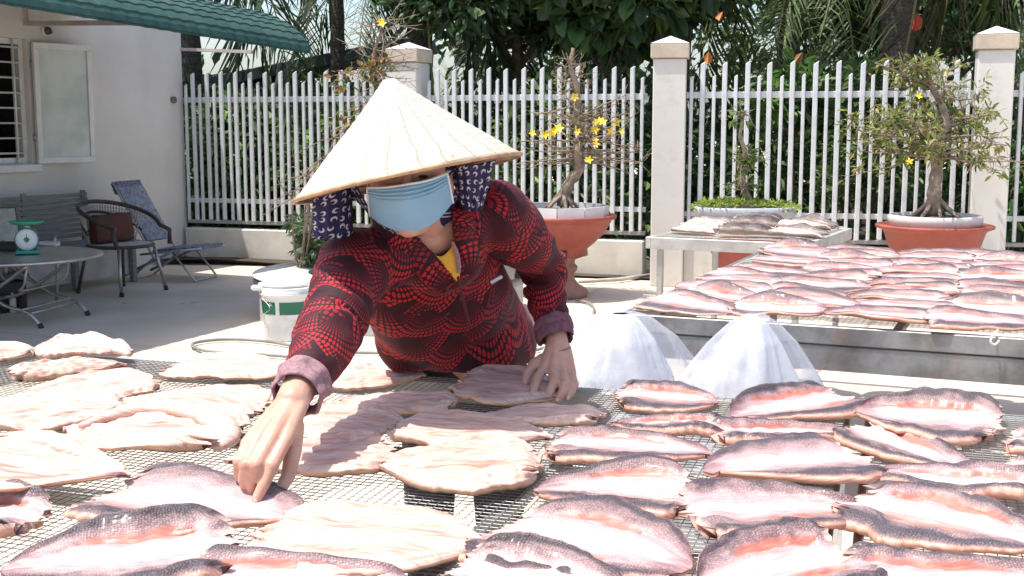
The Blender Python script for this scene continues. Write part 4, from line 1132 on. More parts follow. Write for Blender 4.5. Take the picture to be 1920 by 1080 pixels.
def fish_mesh(L, W, kind, seed, Nu=72, Nv=65, bend=None, edge=(.0, .0), lift=(0, 0), thick=1.0, dark=1.0, far=1):
    """laid-open fish; x along length (head -L/2 .. tail +L/2), y across (+y = far side)
    edge = extra curl height for (near, far) side; lift=(head,tail) raise"""
    r = np.random.RandomState(seed)
    s = np.linspace(0, 1, Nu)[:, None]; t = np.linspace(-1, 1, Nv)[None, :]
    nA = SN(seed, 1, 6, 9); nB = SN(seed + 1, 1, 6, 9); n2 = SN(seed + 2, 2, 12, 4); n3 = SN(seed + 3, 2, 12, 14); n4 = SN(seed + 4, 2, 14, 38)
    if kind == 'skin':
        ks, kw = [0, .04, .14, .35, .6, .8, .93, 1], [.74, .84, .93, 1, .86, .60, .40, .24]
    else:
        ks, kw = [0, .05, .18, .4, .62, .8, .93, 1], [.50, .70, .90, 1, .86, .56, .26, .10]
    prof = np.interp(s, ks, kw)
    # smooth profile
    for _ in range(3): prof[1:-1] = (prof[:-2] + 2 * prof[1:-1] + prof[2:]) / 4
    wN = prof * (1 + .10 * nA(s) + .03 * nA(s * 4.3)) * W / 2
    wF = prof * (1 + .10 * nB(s) + .03 * nB(s * 4.3)) * W / 2
    w = np.where(t < 0, wN, wF)
    at_ = np.abs(t)
    b = bend if bend is not None else r.uniform(-.05, .05)
    X = L * (s - .5) + np.zeros_like(t)
    # rounded / ragged head end
    X = X + (1 - s) ** 6 * L * (.05 * at_ ** 2.5 + .030 * n3(s * 0 + .3, t * 1.6))
    X = X - s ** 8 * L * (.05 * at_ ** 1.5)
    Y = w * t + b * L * (4 * (s - .5) ** 2 - 1) * .5
    tS = (1 - .62 * s ** 1.5) * thick * (.74 if kind == 'skin' else .74) * (.55 + .45 * sstep(s, 0, .10)) * (1 - .35 * sstep(s, .93, 1))
    ctr = (.20 * far if kind == 'skin' else 0) + .10 * n2(s * .8 + seed % 7, t * 0 + .2)          # wandering middle line
    q = t - ctr * (1 - at_)
    a = np.abs(q)
    slit = np.zeros_like(a); rimw = r.uniform(-.07, .05); dk = dark * r.uniform(1.1, 2.2)
    if kind == 'skin':
        nf = 1 - sstep(t * far, -.25, .25)
        zt = .0075 + .0055 * nf + (.0165 - .0065 * nf) * sstep(a, .34, .86) - .004 * sstep(a, .9, 1.0) + .003 * np.exp(-(a / .2) ** 2)
        s0, s1 = r.uniform(.05, .18, 2), r.uniform(.62, .9, 2)
        for k, sg in enumerate((-1, 1)):
            if r.rand() < .12: continue
            cpos = .53 + .04 * r.uniform(-1, 1) + .03 * n3(s, t * 0 + sg)
            wid = .15 * np.clip(np.sin(np.pi * np.clip((s - s0[k]) / (s1[k] - s0[k]), 0, 1)), 0, 1) ** .45 * r.uniform(.75, 1.25)
            slit = slit + np.exp(-(np.clip(np.abs(q * sg - cpos) - wid * .45, 0, 9) / .024) ** 2) * (wid > .008)
        slit = np.clip(slit, 0, 1)
        zt = zt - .0062 * slit + .0025 * np.clip(4 * slit * (1 - slit), 0, 1)
        zt = zt + .0020 * n3(s * 1.6, t) + .0004 * n4(s, t)
    else:
        k = r.uniform(2.3, 3.1); ph = r.uniform(-.3, .3)
        lobe = np.abs(np.cos(math.pi * k * .5 * (q + ph * .3) + .35 * n2(s, t * .3)))
        zt = .009 + .010 * (1 - a ** 2.2) * .5 + .0085 * lobe ** .5 * (1 - .3 * a) + .004 * sstep(a, .5, .8) - .006 * sstep(a, .86, 1.0)
        vly = np.zeros_like(a)
        for vp in np.sort(r.uniform(-.85, .85, 5)):
            s_a, s_b = r.uniform(0, .25), r.uniform(.6, 1.0)
            on_ = sstep(s, s_a, s_a + .12) * (1 - sstep(s, s_b - .15, s_b))
            vly = np.maximum(vly, np.exp(-((q - vp - .045 * n2(s * 1.3 + vp * 5, t * 0 + vp)) / .034) ** 2) * on_ * r.uniform(.5, 1))
        zt = zt - .0075 * vly
        zt = zt + .0030 * n3(s, t * 1.7) + .0005 * n4(s, t)
    zt = zt * tS
    # gentle lie of the whole piece
    und = .006 * n2(s * 1.2, t * .8 + 3) * (.3 + at_)
    curlN = np.where(t < 0, edge[0] * at_ ** 2.4, 0); curlF = np.where(t > 0, edge[1] * at_ ** 2.4, 0)
    env = .35 + .65 * np.sin(np.pi * np.clip(s * .92 + .08, 0, 1))
    base = .003 + np.clip(und, -.001, .016) + (curlN + curlF) * env + lift[0] * (1 - s) ** 3 + lift[1] * s ** 3
    Y = Y - np.sign(t) * (curlN + curlF) * env * .45
    ZT = base + zt
    # bottom surface
    Nb = 11; tb = np.linspace(1, -1, Nb)[None, :]
    under = np.interp(tb.ravel(), np.linspace(-1, 1, Nv), np.arange(Nv))
    def atb(A):
        i0 = np.floor(under).astype(int); i1 = np.minimum(i0 + 1, Nv - 1); f = under - i0
        return A[:, i0] * (1 - f) + A[:, i1] * f
    kk = 1.03 if kind == 'skin' else .94
    YB = atb(Y) * 1.0; mid = (Y[:, Nv // 2])[:, None]; YB = mid + (YB - mid) * kk
    XB = atb(X); ZB = atb(base) - .002
    # mid wall ring positions
    Wm = .985
    def ring(side):
        i = Nv - 1 if side > 0 else 0
        yt = Y[:, i]; zt_ = ZT[:, i]; xb = X[:, i]; zb = base[:, i]
        out = []
        for f, o in ((.30, 1.055), (.68, 1.08)) if kind == 'skin' else ((.33, 1.01), (.68, .98)):
            out.append((xb, mid[:, 0] + (yt - mid[:, 0]) * o, zt_ * (1 - f) + zb * f))
        return out
    rp_, rn_ = ring(1), ring(-1)
    cols = [np.stack([X[:, j], Y[:, j], ZT[:, j]], -1) for j in range(Nv)]
    cols += [np.stack(x, -1) for x in rp_]
    cols += [np.stack([XB[:, j], YB[:, j], ZB[:, j]], -1) for j in range(Nb)]
    cols += [np.stack(x, -1) for x in rn_[::-1]]
    P = np.stack(cols, 1); M = P.shape[1]
    # ---- colour
    nz = n4(s, t) * .5; nz3 = n3(s * 1.3, t * 1.1)
    C = np.zeros((Nu, Nv, 4)); C[..., 3] = 0
    def mix(A, B, f): return A * (1 - f[..., None]) + B * f[..., None]
    if kind == 'skin':
        e = a + .06 * nz3 + .03 * nz
        col = np.tile(WHT, (Nu, Nv, 1)) * (1 + .03 * nz[..., None])
        ln = np.exp(-((q - .05 - .04 * n2(s * 2, t * 0)) / .022) ** 2) * (nA(s * 3) > -.3) + .8 * np.exp(-((q + .20 - .05 * n2(s * 2 + 3, t * 0)) / .03) ** 2) * (nB(s * 2) > 0)
        col = mix(col, np.array([.34, .20, .20]), np.clip(ln, 0, 1) * .55)
        col = mix(col, np.array([.62, .38, .34]), sstep(n3(s * .7, t), .1, .9) * .35)
        col = mix(col, SCL * 1.7, sstep(e, .17, .36) * .8)
        col = mix(col, SCL, sstep(e, .54, .68) * .85)
        col = mix(col, DRK * dk, sstep(e + rimw, .74, .84) * (1 - .65 * sstep(a, .93, 1.0)) * .92)
        tail = sstep(s + .05 * nz3, .78, .97) * np.ones_like(a)
        col = mix(col, np.array([.30, .17, .18]), tail * .75)
        col = mix(col, PNK * (1 + .12 * nz[..., None]), np.clip(slit, 0, 1) * .95)
        head = 1 - sstep(s + .02 * nz3, .01, .055)
        col = mix(col, CRM * .9, head * .75 * np.ones_like(a))
        msk = sstep(e, .28, .46) * (1 - np.clip(slit * 1.4, 0, 1)) * (1 - head) * (.55 + .45 * sstep(e, .5, .8))
        C[..., :3] = col; C[..., 3] = msk
    else:
        e = a + .05 * nz3
        col = np.tile(CRM, (Nu, Nv, 1)) * (1 + .04 * nz[..., None])
        col = mix(col, CRP, (1 - lobe ** .7) * .62)
        col = mix(col, np.array([.36, .13, .09]), vly * .85)  # groove shade put into the colour, as overhead sun leaves grooves flat
        col = mix(col, np.array([.74, .52, .40]), sstep(e, .70, 1.0) * .6)
        col = mix(col, np.array([.55, .40, .38]), sstep(s + .04 * nz3, .72, 1) * .45 * np.ones_like(a))
        col = mix(col, BRN * 1.5, sstep(e, .955, 1.03) * sstep(s, .55, .9) * .9)
        C[..., :3] = col; C[..., 3] = 0
    sidec = np.tile(ORG if kind == 'skin' else np.array([.66, .42, .28]), (Nu, 1)) * (1 + .12 * nz3[:, :1])
    sidec = np.concatenate([sidec, np.zeros((Nu, 1))], 1)
    botc = np.concatenate([np.tile((np.array([.50, .24, .15]) if kind == 'skin' else BRN), (Nu, 1)), np.zeros((Nu, 1))], 1)
    allc = [C[:, j] for j in range(Nv)] + [sidec] * 2 + [botc] * Nb + [sidec] * 2
    CC = np.clip(np.stack(allc, 1), 0, 1)
    # thin part of the wall stays skin on the upper ring
    # uv in metres
    U = np.stack([np.tile(s * L, (1, M))[..., :M], np.zeros((Nu, M))], -1)
    vv = np.concatenate([(w * t), np.repeat((w[:, -1:] + .004), 2, 1) + np.array([[0, .008]]), np.interp(tb, [-1, 1], [-W / 2, W / 2]) * np.ones((Nu, 1)), np.repeat((-w[:, :1] - .004), 2, 1)], 1)
    U[..., 1] = vv + W * 2
    idx = np.arange(Nu * M).reshape(Nu, M)
    nx = np.roll(idx, -1, axis=1)
    F = np.stack([idx[:-1], idx[1:], nx[1:], nx[:-1]], -1).reshape(-1, 4)
    F = F[:, ::-1]
    # end caps: strips between top and bottom loops
    V = P.reshape(-1, 3); capF = []
    for row, flip in ((0, 1), (Nu - 1, 0)):
        i, j = 0, M - 1
        while j - i >= 3:
            q4 = [idx[row, i], idx[row, i + 1], idx[row, j - 1], idx[row, j]]
            capF.append(q4 if flip else q4[::-1]); i += 1; j -= 1
            if j - i == 2: break
    # fan-like stitching is uneven; instead close with proportional strips
    capF = []
    top = list(range(Nv)); bot = [M - 1, M - 2] + list(range(M - 3, Nv + 1, -1)) + [Nv + 1 - 0]
    bot = [M - 1 - k for k in range(M - Nv)]
    for row, flip in ((0, 1), (Nu - 1, 0)):
        for a_ in range(Nv - 1):
            b0 = bot[int(a_ * (len(bot) - 1) / (Nv - 1))]; b1 = bot[int((a_ + 1) * (len(bot) - 1) / (Nv - 1))]
            q4 = [idx[row, a_], idx[row, a_ + 1], idx[row, b1], idx[row, b0]]
            if b0 == b1: q4 = [idx[row, a_], idx[row, a_ + 1], idx[row, b1], idx[row, b1]]
            capF.append(q4 if flip else q4[::-1])
    tri = [f for f in capF if len(set(f)) < 4]; quads = [f for f in capF if len(set(f)) == 4]
    F = np.concatenate([F, np.array(quads).reshape(-1, 4)]) if quads else F
    me = npmesh('fish', V, F, uv=U.reshape(-1, 2), col=CC.reshape(-1, 4))
    if tri:
        bm = bmesh.new(); bm.from_mesh(me); bm.verts.ensure_lookup_table(); ul = bm.loops.layers.uv.verify()
        for f in tri:
            u = []; [u.append(x) for x in f if x not in u]
            if len(u) == 3:
                try: bm.faces.new([bm.verts[k] for k in u]).smooth = True
                except ValueError: pass
        bm.to_mesh(me); bm.free()
    me.materials.append(M_fish)
    return me
def place_fish(label, hu, hv, tu, tv, W, kind, seed, z=0.0, group=None, zt=TZ1, roll=0.0, **k):
    h = at(hu, hv, zt + .012 + z); t = at(tu, tv, zt + .012 + z)
    L = (t - h).length; c = (h + t) / 2; d = t - h
    ang = math.atan2(d.y, d.x)
    # keep the 'far' edge (+y local) on the side away from the camera
    flip = math.cos(ang) < 0
    e = k.pop('edge', (0, 0))
    if flip: e = (e[1], e[0]); 
    me = fish_mesh(L, W, kind, seed, edge=e, far=-1 if flip else 1, **k)
    o = bpy.data.objects.new('split_fish', me); COL.objects.link(o)
    o.location = (c.x, c.y, zt + .001 + z); o.rotation_euler = (roll, 0, ang)
    tag(o, label, 'fish', group)
    return o
GF = 'pale fish laid open flesh up on the near rack'
GS = 'dark striped fish laid open skin up on the near racks'
FISH = [
 # label, head u,v, tail u,v, width, kind, seed, extra
 ('pale fish at the left edge of the photo, back row, cut off by the frame', -110, 668, 72, 655, .17, 'flesh', 1, dict(edge=(.0, .012), thick=1.6)),
 ('pale folded fish at the back left with a hollow under its flap', 72, 652, 250, 655, .15, 'flesh', 2, dict(edge=(0, .02), thick=1.5, z=.018)),
 ('narrow rolled strip of pale fish in front of the folded fish at back left', 22, 704, 238, 682, .09, 'flesh', 3, dict(edge=(0, .01), thick=1.9)),
 ('pale fish in the second row at the left, its blunt end toward the bare mesh', 290, 712, 30, 742, .18, 'flesh', 4, dict(edge=(0, .01), thick=1.3)),
 ('pale fish in the back row just left of the reaching arm, with a dark slit', 325, 688, 545, 698, .20, 'flesh', 5, dict(edge=(0, .01), thick=1.2)),
 ('large pale fish overlapping the one behind it, left of the rolled cuff', 470, 775, 230, 745, .24, 'flesh', 6, dict(edge=(0, .01), thick=1.3, z=.008)),
 ('pale fish at the left edge, third row, its tail ending over a dark gap', -60, 790, 240, 752, .21, 'flesh', 7, dict(edge=(0, .008), thick=1.4, z=.004)),
 ('large pale fish with a thick rolled upper flap curling round its right end', 440, 822, 118, 800, .24, 'flesh', 8, dict(edge=(.012, .022), thick=1.7, z=.004)),
 ('pale fish at the left edge raised off the mesh, showing its brown underside', -100, 880, 245, 886, .21, 'flesh', 9, dict(edge=(.012, .02), thick=1.1, z=.02, lift=(.02, .0))),
 ('pale fish in the back row hanging partly under the woman\'s jacket hem', 600, 705, 800, 700, .20, 'flesh', 10, dict(edge=(0, .01), thick=1.3)),
 ('slim pale fish in the second row below the jacket zip', 856, 752, 630, 750, .15, 'flesh', 11, dict(edge=(0, 0), thick=1.4)),
 ('shaded pale fish held down by the woman\'s resting hand', 858, 722, 1070, 735, .24, 'flesh', 12, dict(edge=(0, .01), thick=1.3)),
 ('half shaded pale fish right of the reaching wrist, tapering to the right', 550, 790, 772, 792, .20, 'flesh', 13, dict(edge=(0, .01), thick=1.2)),
 ('shaded pale fish right of the reaching fingers, its corner turned down', 735, 852, 420, 858, .19, 'flesh', 14, dict(edge=(.006, .0), thick=1.4)),
 ('shaded pale fish with a torn left end in front of the resting hand', 745, 796, 1040, 815, .19, 'flesh', 15, dict(edge=(0, .0), thick=1.4)),
 ('narrow shaded pale fish pointing at the dark fish, just below the resting hand', 1130, 778, 900, 775, .14, 'flesh', 16, dict(edge=(0, 0), thick=1.2)),
 ('plump pale yellow fish in the middle of the near rack, dark tip at its left', 1012, 868, 692, 872, .235, 'flesh', 17, dict(edge=(0, 0), thick=1.8)),
 ('big pale fish lowest in the middle of the photo, tapering to the right', 500, 990, 918, 1020, .245, 'flesh', 18, dict(edge=(0, .0), thick=1.35)),
 # skin side up
 ('dark edged fish being turned by the reaching hand', 190, 928, 572, 972, .245, 'skin', 21, dict(edge=(.004, .012), thick=1.1)),
 ('large dark edged fish at the bottom left with a grey humped far edge', 440, 1030, 0, 1062, .235, 'skin', 22, dict(edge=(0, .018), thick=1.3)),
 ('dark grey piece at the left edge curling down to an orange end', 72, 975, -260, 970, .16, 'skin', 23, dict(edge=(.01, .02), thick=1.6, bend=.05)),
 ('dark edged fish at the bottom edge just left of centre, mostly cut off', 335, 1092, 770, 1080, .14, 'skin', 24, dict(edge=(0, .012), thick=1.4)),
 ('dark edged fish with a pink hollow, directly right of the plump pale yellow one', 1292, 925, 1000, 912, .215, 'skin', 25, dict(edge=(.004, .012), thick=1.35)),
 ('dark edged fish with a long orange near side, just behind the pink hollowed one', 1030, 832, 1338, 845, .20, 'skin', 26, dict(edge=(.008, .004), thick=1.2)),
 ('dark fish alone on the back row just right of the resting hand', 1158, 742, 1348, 748, .21, 'skin', 27, dict(edge=(0, .01), thick=.95)),
 ('slim dark fish tucked in front of the lone back row one', 1358, 800, 1140, 792, .11, 'skin', 28, dict(edge=(0, 0), thick=1.4)),
 ('arched dark fish in the back row behind the right sack', 1592, 742, 1372, 775, .19, 'skin', 29, dict(edge=(0, .02), thick=1.2, bend=-.06)),
 ('slim dark fish lying just in front of the arched one', 1334, 812, 1590, 808, .12, 'skin', 30, dict(edge=(0, .0), thick=1.5)),
 ('pink striped dark fish in the third row, its blunt end by the rack seam', 1625, 858, 1320, 878, .22, 'skin', 31, dict(edge=(.0, .008), thick=1.25)),
 ('broad white striped dark fish with a near edge lifted over orange flesh', 1285, 962, 1630, 948, .235, 'skin', 32, dict(edge=(.010, .008), thick=1.3)),
 ('biggest dark fish at the bottom centre with a broad white belly', 935, 985, 1295, 1062, .27, 'skin', 33, dict(edge=(.0, .012), thick=1.2)),
 ('dark flap of fish along the bottom edge under the biggest one', 852, 1062, 1190, 1118, .16, 'skin', 34, dict(edge=(0, .016), thick=1.2, z=.004)),
 ('dark humped fish at the bottom edge left of the rack seam', 1608, 1040, 1310, 1092, .19, 'skin', 35, dict(edge=(0, .02), thick=1.3)),
 ('large fish with a high arched dark far edge at the back right', 1875, 798, 1600, 768, .27, 'skin', 36, dict(edge=(.0, .034), thick=1.2, bend=.02, z=.006)),
 ('narrow dark fish sloping down in front of the high arched one', 1592, 800, 1830, 880, .13, 'skin', 37, dict(edge=(0, .0), thick=1.3)),
 ('slim dark fish with a pink belly at the right edge, third row', 1965, 925, 1622, 880, .16, 'skin', 38, dict(edge=(.004, .0), thick=1.5)),
 ('long dark fish slanting from the rack seam to the right edge, with dotted fin holes', 1588, 940, 1985, 1020, .225, 'skin', 39, dict(edge=(.004, .006), thick=1.25)),
 ('dark fish cut off by the bottom right corner of the photo', 1608, 1092, 2010, 1082, .17, 'skin', 40, dict(edge=(0, .004), thick=1.2)),
 ('sliver of dark fish at the right edge beside the high arched one', 1888, 825, 2120, 850, .13, 'skin', 41, dict(thick=1.3)),
 ('pale ended dark fish peeking in at the right edge below the sliver', 1880, 875, 2130, 905, .12, 'skin', 42, dict(thick=1.4)),
]
FO = {}
for (lb, hu, hv, tu, tv, W, kd, sd, k) in FISH:
    FO[sd] = place_fish(lb, hu, hv, tu, tv, W * ((1.52 if sd <= 9 else 1.38) if kd == 'flesh' else 1.24), kd, sd, group=GF if kd == 'flesh' else GS, **k)

def flap(fish, pts, rad, ell=.7, seed=1, zt=TZ1):
    P_ = smoothpts([at(u, v, zt + z) for u, v, z in pts], 7); n_ = len(P_); f = SN(seed, 2, 8, 3)
    bm = BM(); rr_ = [float(np.interp(i / (n_ - 1), np.linspace(0, 1, len(rad)), rad)) for i in range(n_)]
    tube(bm, P_, rr_, 18, side=Vector((0, 0, 1)), ell=1 / ell)
    for v in bm.verts: v.co += .0022 * mnoise.noise_vector(v.co * 28) + .004 * mnoise.noise_vector(v.co * 9)
    for v in bm.verts: v.co -= fish.location
    R_ = Matrix.Rotation(-fish.rotation_euler.z, 3, 'Z')
    ul = bm.loops.layers.uv.new('UVMap')
    for fc_ in bm.faces:
        for l_ in fc_.loops: l_[ul].uv = (l_.vert.co.x, l_.vert.co.y + l_.vert.co.z)
    for v in bm.verts: v.co = R_ @ v.co
    me = bpy.data.meshes.new('flap'); bm.to_mesh(me); bm.free()
    ca_ = me.color_attributes.new('Col', 'FLOAT_COLOR', 'POINT'); c_ = np.tile([*(CRM * .97), 0.0], (len(me.vertices), 1)).astype(np.float32)
    ca_.data.foreach_set('color', c_.ravel())
    return link('flap', me, M_fish, fish, True)
flap(FO[8], [(150, 800, .022), (230, 775, .030), (310, 765, .036), (375, 775, .038), (420, 800, .032), (425, 825, .022), (405, 838, .018)], [.006, .013, .016, .018, .020, .016, .010], seed=2)
flap(FO[2], [(88, 668, .030), (115, 656, .036), (165, 650, .040), (215, 654, .036), (246, 664, .028)], [.006, .013, .015, .013, .006], seed=3)
flap(FO[9], [(-40, 835, .03), (40, 825, .045), (110, 835, .045), (165, 855, .035), (215, 880, .028)], [.012, .018, .018, .015, .006], seed=4)

# fish on the back rack: five columns, many rows, a few shapes shared
ORD = ['first', 'second', 'third', 'fourth', 'fifth', 'sixth', 'seventh', 'eighth', 'ninth', 'tenth', 'eleventh', 'twelfth']
protos = [fish_mesh(.35, .215, 'skin', 70 + i, Nu=34, Nv=27, edge=(.004 * (i % 3), .012 * (i % 2 + .4)), thick=.80, bend=(-.05, .04, .0, .06, -.03, .02, .05, -.04)[i % 8], dark=1.1, far=1 if i < 4 else -1) for i in range(8)]
rng = random.Random(77)
rows = 11; cols_ = 8
for j in range(rows):
    for i in range(cols_):
        x = .19 + i * .335 + rng.uniform(-.025, .025) + (.05 if j % 2 else 0); y = -D2 + .08 + j * .212 + rng.uniform(-.02, .02)
        if x > W2 - .1: continue
        if rng.random() < .03: continue
        fl_ = rng.random() < .45
        o = bpy.data.objects.new('split_fish', protos[rng.randrange(4) + (4 if fl_ else 0)]); COL.objects.link(o)
        p = oR + g1 * x + g2 * (y if False else (y)) 
        w_ = Vector((oR.x, oR.y, 0)) + g1 * x + g2 * y
        o.location = (w_.x, w_.y, TZ2 + .010 + .006 * (j % 2) + rng.uniform(0, .004))
        o.rotation_euler = ((-1 if fl_ else 1) * rng.uniform(.04, .16), rng.uniform(-.03, .03), TA2 + (math.pi if fl_ else 0) + rng.uniform(-.2, .2) - (.25 if i == 0 else 0))
        s = rng.uniform(.96, 1.14); o.scale = (s, s * rng.uniform(.9, 1.1), s * rng.uniform(.9, 1.3))
        tag(o, 'dark striped fish on the back rack, %s row from front, %s from left' % (ORD[j], ORD[i]), 'fish', 'rows of dark fish laid on the back rack')
# dry grey fish on the small table
M_dry = None
protos3 = [fish_mesh(.34, .15, 'skin' if i % 2 else 'flesh', 90 + i, Nu=26, Nv=21, edge=(.008, .02), thick=1.1, bend=(-.05, .05, .1, -.08)[i]) for i in range(4)]
for me in protos3:
    a = me.color_attributes['Col']; n_ = len(a.data); arr = np.zeros(n_ * 4, dtype=np.float32); a.data.foreach_get('color', arr); arr = arr.reshape(-1, 4)
    g_ = arr[:, :3].mean(1, keepdims=True); arr[:, :3] = arr[:, :3] * .25 + g_ * np.array([[.80, .74, .66]]) * .8; a.data.foreach_set('color', arr.ravel())
for j in range(4):
    for i in range(4):
        x = .22 + i * .30 + rng.uniform(-.03, .03) - .03 * j; y = .14 + j * .27 + rng.uniform(-.03, .03)
        if x > W3 - .05: continue
        w_ = Vector((H1.x, H1.y, 0)) + h1 * x + h2 * y
        o = bpy.data.objects.new('dried_fish', protos3[rng.randrange(4)]); COL.objects.link(o)
        o.location = (w_.x, w_.y, TZ3 + .006 + .006 * (i % 2)); o.rotation_euler = (rng.uniform(-.05, .12), 0, TA3 + rng.uniform(-.3, .3) - (.5 if i == 0 else 0))
        o.scale = (1, 1, rng.uniform(1.2, 2.0))
        tag(o, 'dry greyish fish on the small table, %s row from the front, %s from the left' % (ORD[j], ORD[i]), 'fish', 'dry fish laid on the small table')

# ================================================================== WHITE SACKS
def sack(label, uc, vt, Y, seed, WI):
    top = atY(uc, vt, Y)
    N, Mh = 120, 70; rr = SN(seed, 2, 14, 3.0); r2 = SN(seed + 1, 2, 14, 9)
    V = []
    for j in range(Mh + 1):
        f = j / Mh
        z = top.z * (1 - f)
        base = np.interp(f, [0, .012, .03, .10, .22, .38, .55, .8, 1], WI)
        for i in range(N):
            a = 2 * math.pi * i / N
            n = float(rr(math.cos(a) * 1.6, math.sin(a) * 1.6 + f * 2.2)); m_ = abs(float(r2(math.cos(a) * 1.2 + f * .4, math.sin(a) * 1.2)))
            pleat = abs(math.sin(a * 7 + 1.5 * n)) * max(0, .3 - f) * .10
            r_ = base * (1 + .10 * n - .04 * m_ - pleat)
            r_ *= .88
            V.append((r_ * math.cos(a) + .02 * math.sin(f * 5 + seed) * (1 - f), r_ * math.sin(a) * .8, z))
    F = [(j * N + i, j * N + (i + 1) % N, (j + 1) * N + (i + 1) % N, (j + 1) * N + i) for j in range(Mh) for i in range(N)]
    me = npmesh('sack', V, [f[::-1] for f in F])
    t = thing('plastic_sack', label, 'sack', (top.x, Y, 0), 0, 'white plastic sacks behind the near rack')
    me.materials.append(M_inner); link('filling', me, None, t)
    # loose clear outer film
    V2 = []
    for j in range(Mh + 1):
        f = j / Mh; z = (top.z + .004) * (1 - f * .995)
        base = np.interp(f, [0, .012, .03, .10, .22, .38, .55, .8, 1], [w_ * 1.26 + .012 for w_ in WI])
        for i in range(N):
            a = 2 * math.pi * i / N
            n = float(rr(math.cos(a) * 1.3 + 4, math.sin(a) * 1.3 + f * 1.4)); m_ = abs(float(r2(math.cos(a) + f * .3, math.sin(a))))
            pleat = abs(math.sin(a * 5 + 1.1 * n)) * max(0, .35 - f) * .08
            rb = math.sqrt(V[j * N + i][0] ** 2 + (V[j * N + i][1]) ** 2) * 1.03 + .003
            r_ = max(base * (1 + .08 * n - .05 * m_ - pleat), rb)
            V2.append((r_ * math.cos(a) + .02 * math.sin(f * 5 + seed) * (1 - f), r_ * math.sin(a) * .8, z))
    me2 = npmesh('film', V2, [f[::-1] for f in F]); me2.materials.append(M_film)
    link('film', me2, None, t)
    return t
M_inner = pm('white_plastic', (.62, .62, .65), .35, var=.04, bump=.45, bs=7, bd=.03, spec=.5)
m, nt, b = newmat('clear_film'); 
tr_ = nt.nodes.new('ShaderNodeBsdfTransparent'); gl = nt.nodes.new('ShaderNodeBsdfGlossy'); gl.inputs['Roughness'].default_value = .18
tl = nt.nodes.new('ShaderNodeBsdfTranslucent'); tl.inputs[0].default_value = (.66, .67, .72, 1); df = nt.nodes.new('ShaderNodeBsdfDiffuse'); df.inputs[0].default_value = (.68, .69, .73, 1)
lw = nt.nodes.new('ShaderNodeLayerWeight'); lw.inputs[0].default_value = .35
nn = noise_n(nt, 9, 3, .5, dist=.4)
a1 = nt.nodes.new('ShaderNodeMixShader'); a1.inputs[0].default_value = .5; nt.links.new(df.outputs[0], a1.inputs[1]); nt.links.new(tl.outputs[0], a1.inputs[2])
a2 = nt.nodes.new('ShaderNodeMixShader'); a2.inputs[0].default_value = .28; nt.links.new(a1.outputs[0], a2.inputs[1]); nt.links.new(gl.outputs[0], a2.inputs[2])
a3 = nt.nodes.new('ShaderNodeMixShader'); nt.links.new((nn.step(.4, .75) * .35 + E(nt, lw.outputs['Facing']) * .45 + .22).s, a3.inputs[0])
nt.links.new(tr_.outputs[0], a3.inputs[1]); nt.links.new(a2.outputs[0], a3.inputs[2]); nt.links.new(a3.outputs[0], nt.nodes['Material Output'].inputs[0])
M_film = m
sack('white plastic sack right beside the woman\'s resting arm', 1162, 588, 3.75, 3, [.03, .062, .085, .145, .205, .25, .27, .26, .22])
sack('white plastic sack with loose clear film standing between the two racks', 1402, 590, 3.55, 8, [.006, .022, .045, .092, .150, .20, .23, .22, .19])
# ================================================================== WOMAN
def skin_mat():
    m, nt, b = newmat('skin'); n = noise_n(nt, 22, 5, .6); n2 = noise_n(nt, 300, 3, .5)
    nt.links.new(mixc(nt, n.step(.3, .7), (.50, .27, .19), (.60, .35, .255)), b.inputs['Base Color'])
    b.inputs['Roughness'].default_value = .48; b.inputs['Subsurface Weight'].default_value = .25
    b.inputs['Subsurface Radius'].default_value = (.012, .004, .002); b.inputs['Subsurface Scale'].default_value = 1
    bump_n(nt, b, n2, .12, .001); return m
M_skin = skin_mat()
def ball(bm, c, r, seg=16, rot=None):
    s = bmesh.ops.create_uvsphere(bm, u_segments=seg, v_segments=seg // 2 + 2, radius=1.0)
    if not hasattr(r, '__len__'): r = (r, r, r)
    for v in s['verts']:
        p = Vector((v.co.x * r[0], v.co.y * r[1], v.co.z * r[2]))
        if rot is not None: p = rot @ p
        v.co = p + Vector(c)
def limb(bm, pts, rad, n=14, **k):
    tube(bm, pts, rad, n, **k)
    ball(bm, pts[0], rad[0] * .99); ball(bm, pts[-1], rad[-1] * .99)
def voxel(bm, size, smooth=2, name='m', passes=.5):
    me = bpy.data.meshes.new(name); bm.to_mesh(me); bm.free()
    o = bpy.data.objects.new(name, me); COL.objects.link(o)
    r = o.modifiers.new('r', 'REMESH'); r.mode = 'VOXEL'; r.voxel_size = size; r.use_smooth_shade = True
    if smooth:
        s = o.modifiers.new('s', 'SMOOTH'); s.factor = passes; s.iterations = smooth
    bpy.context.view_layer.update()
    dg = bpy.context.evaluated_depsgraph_get(); ev = o.evaluated_get(dg)
    out = bpy.data.meshes.new_from_object(ev)
    bpy.data.objects.remove(o); bpy.data.meshes.remove(me)
    return out
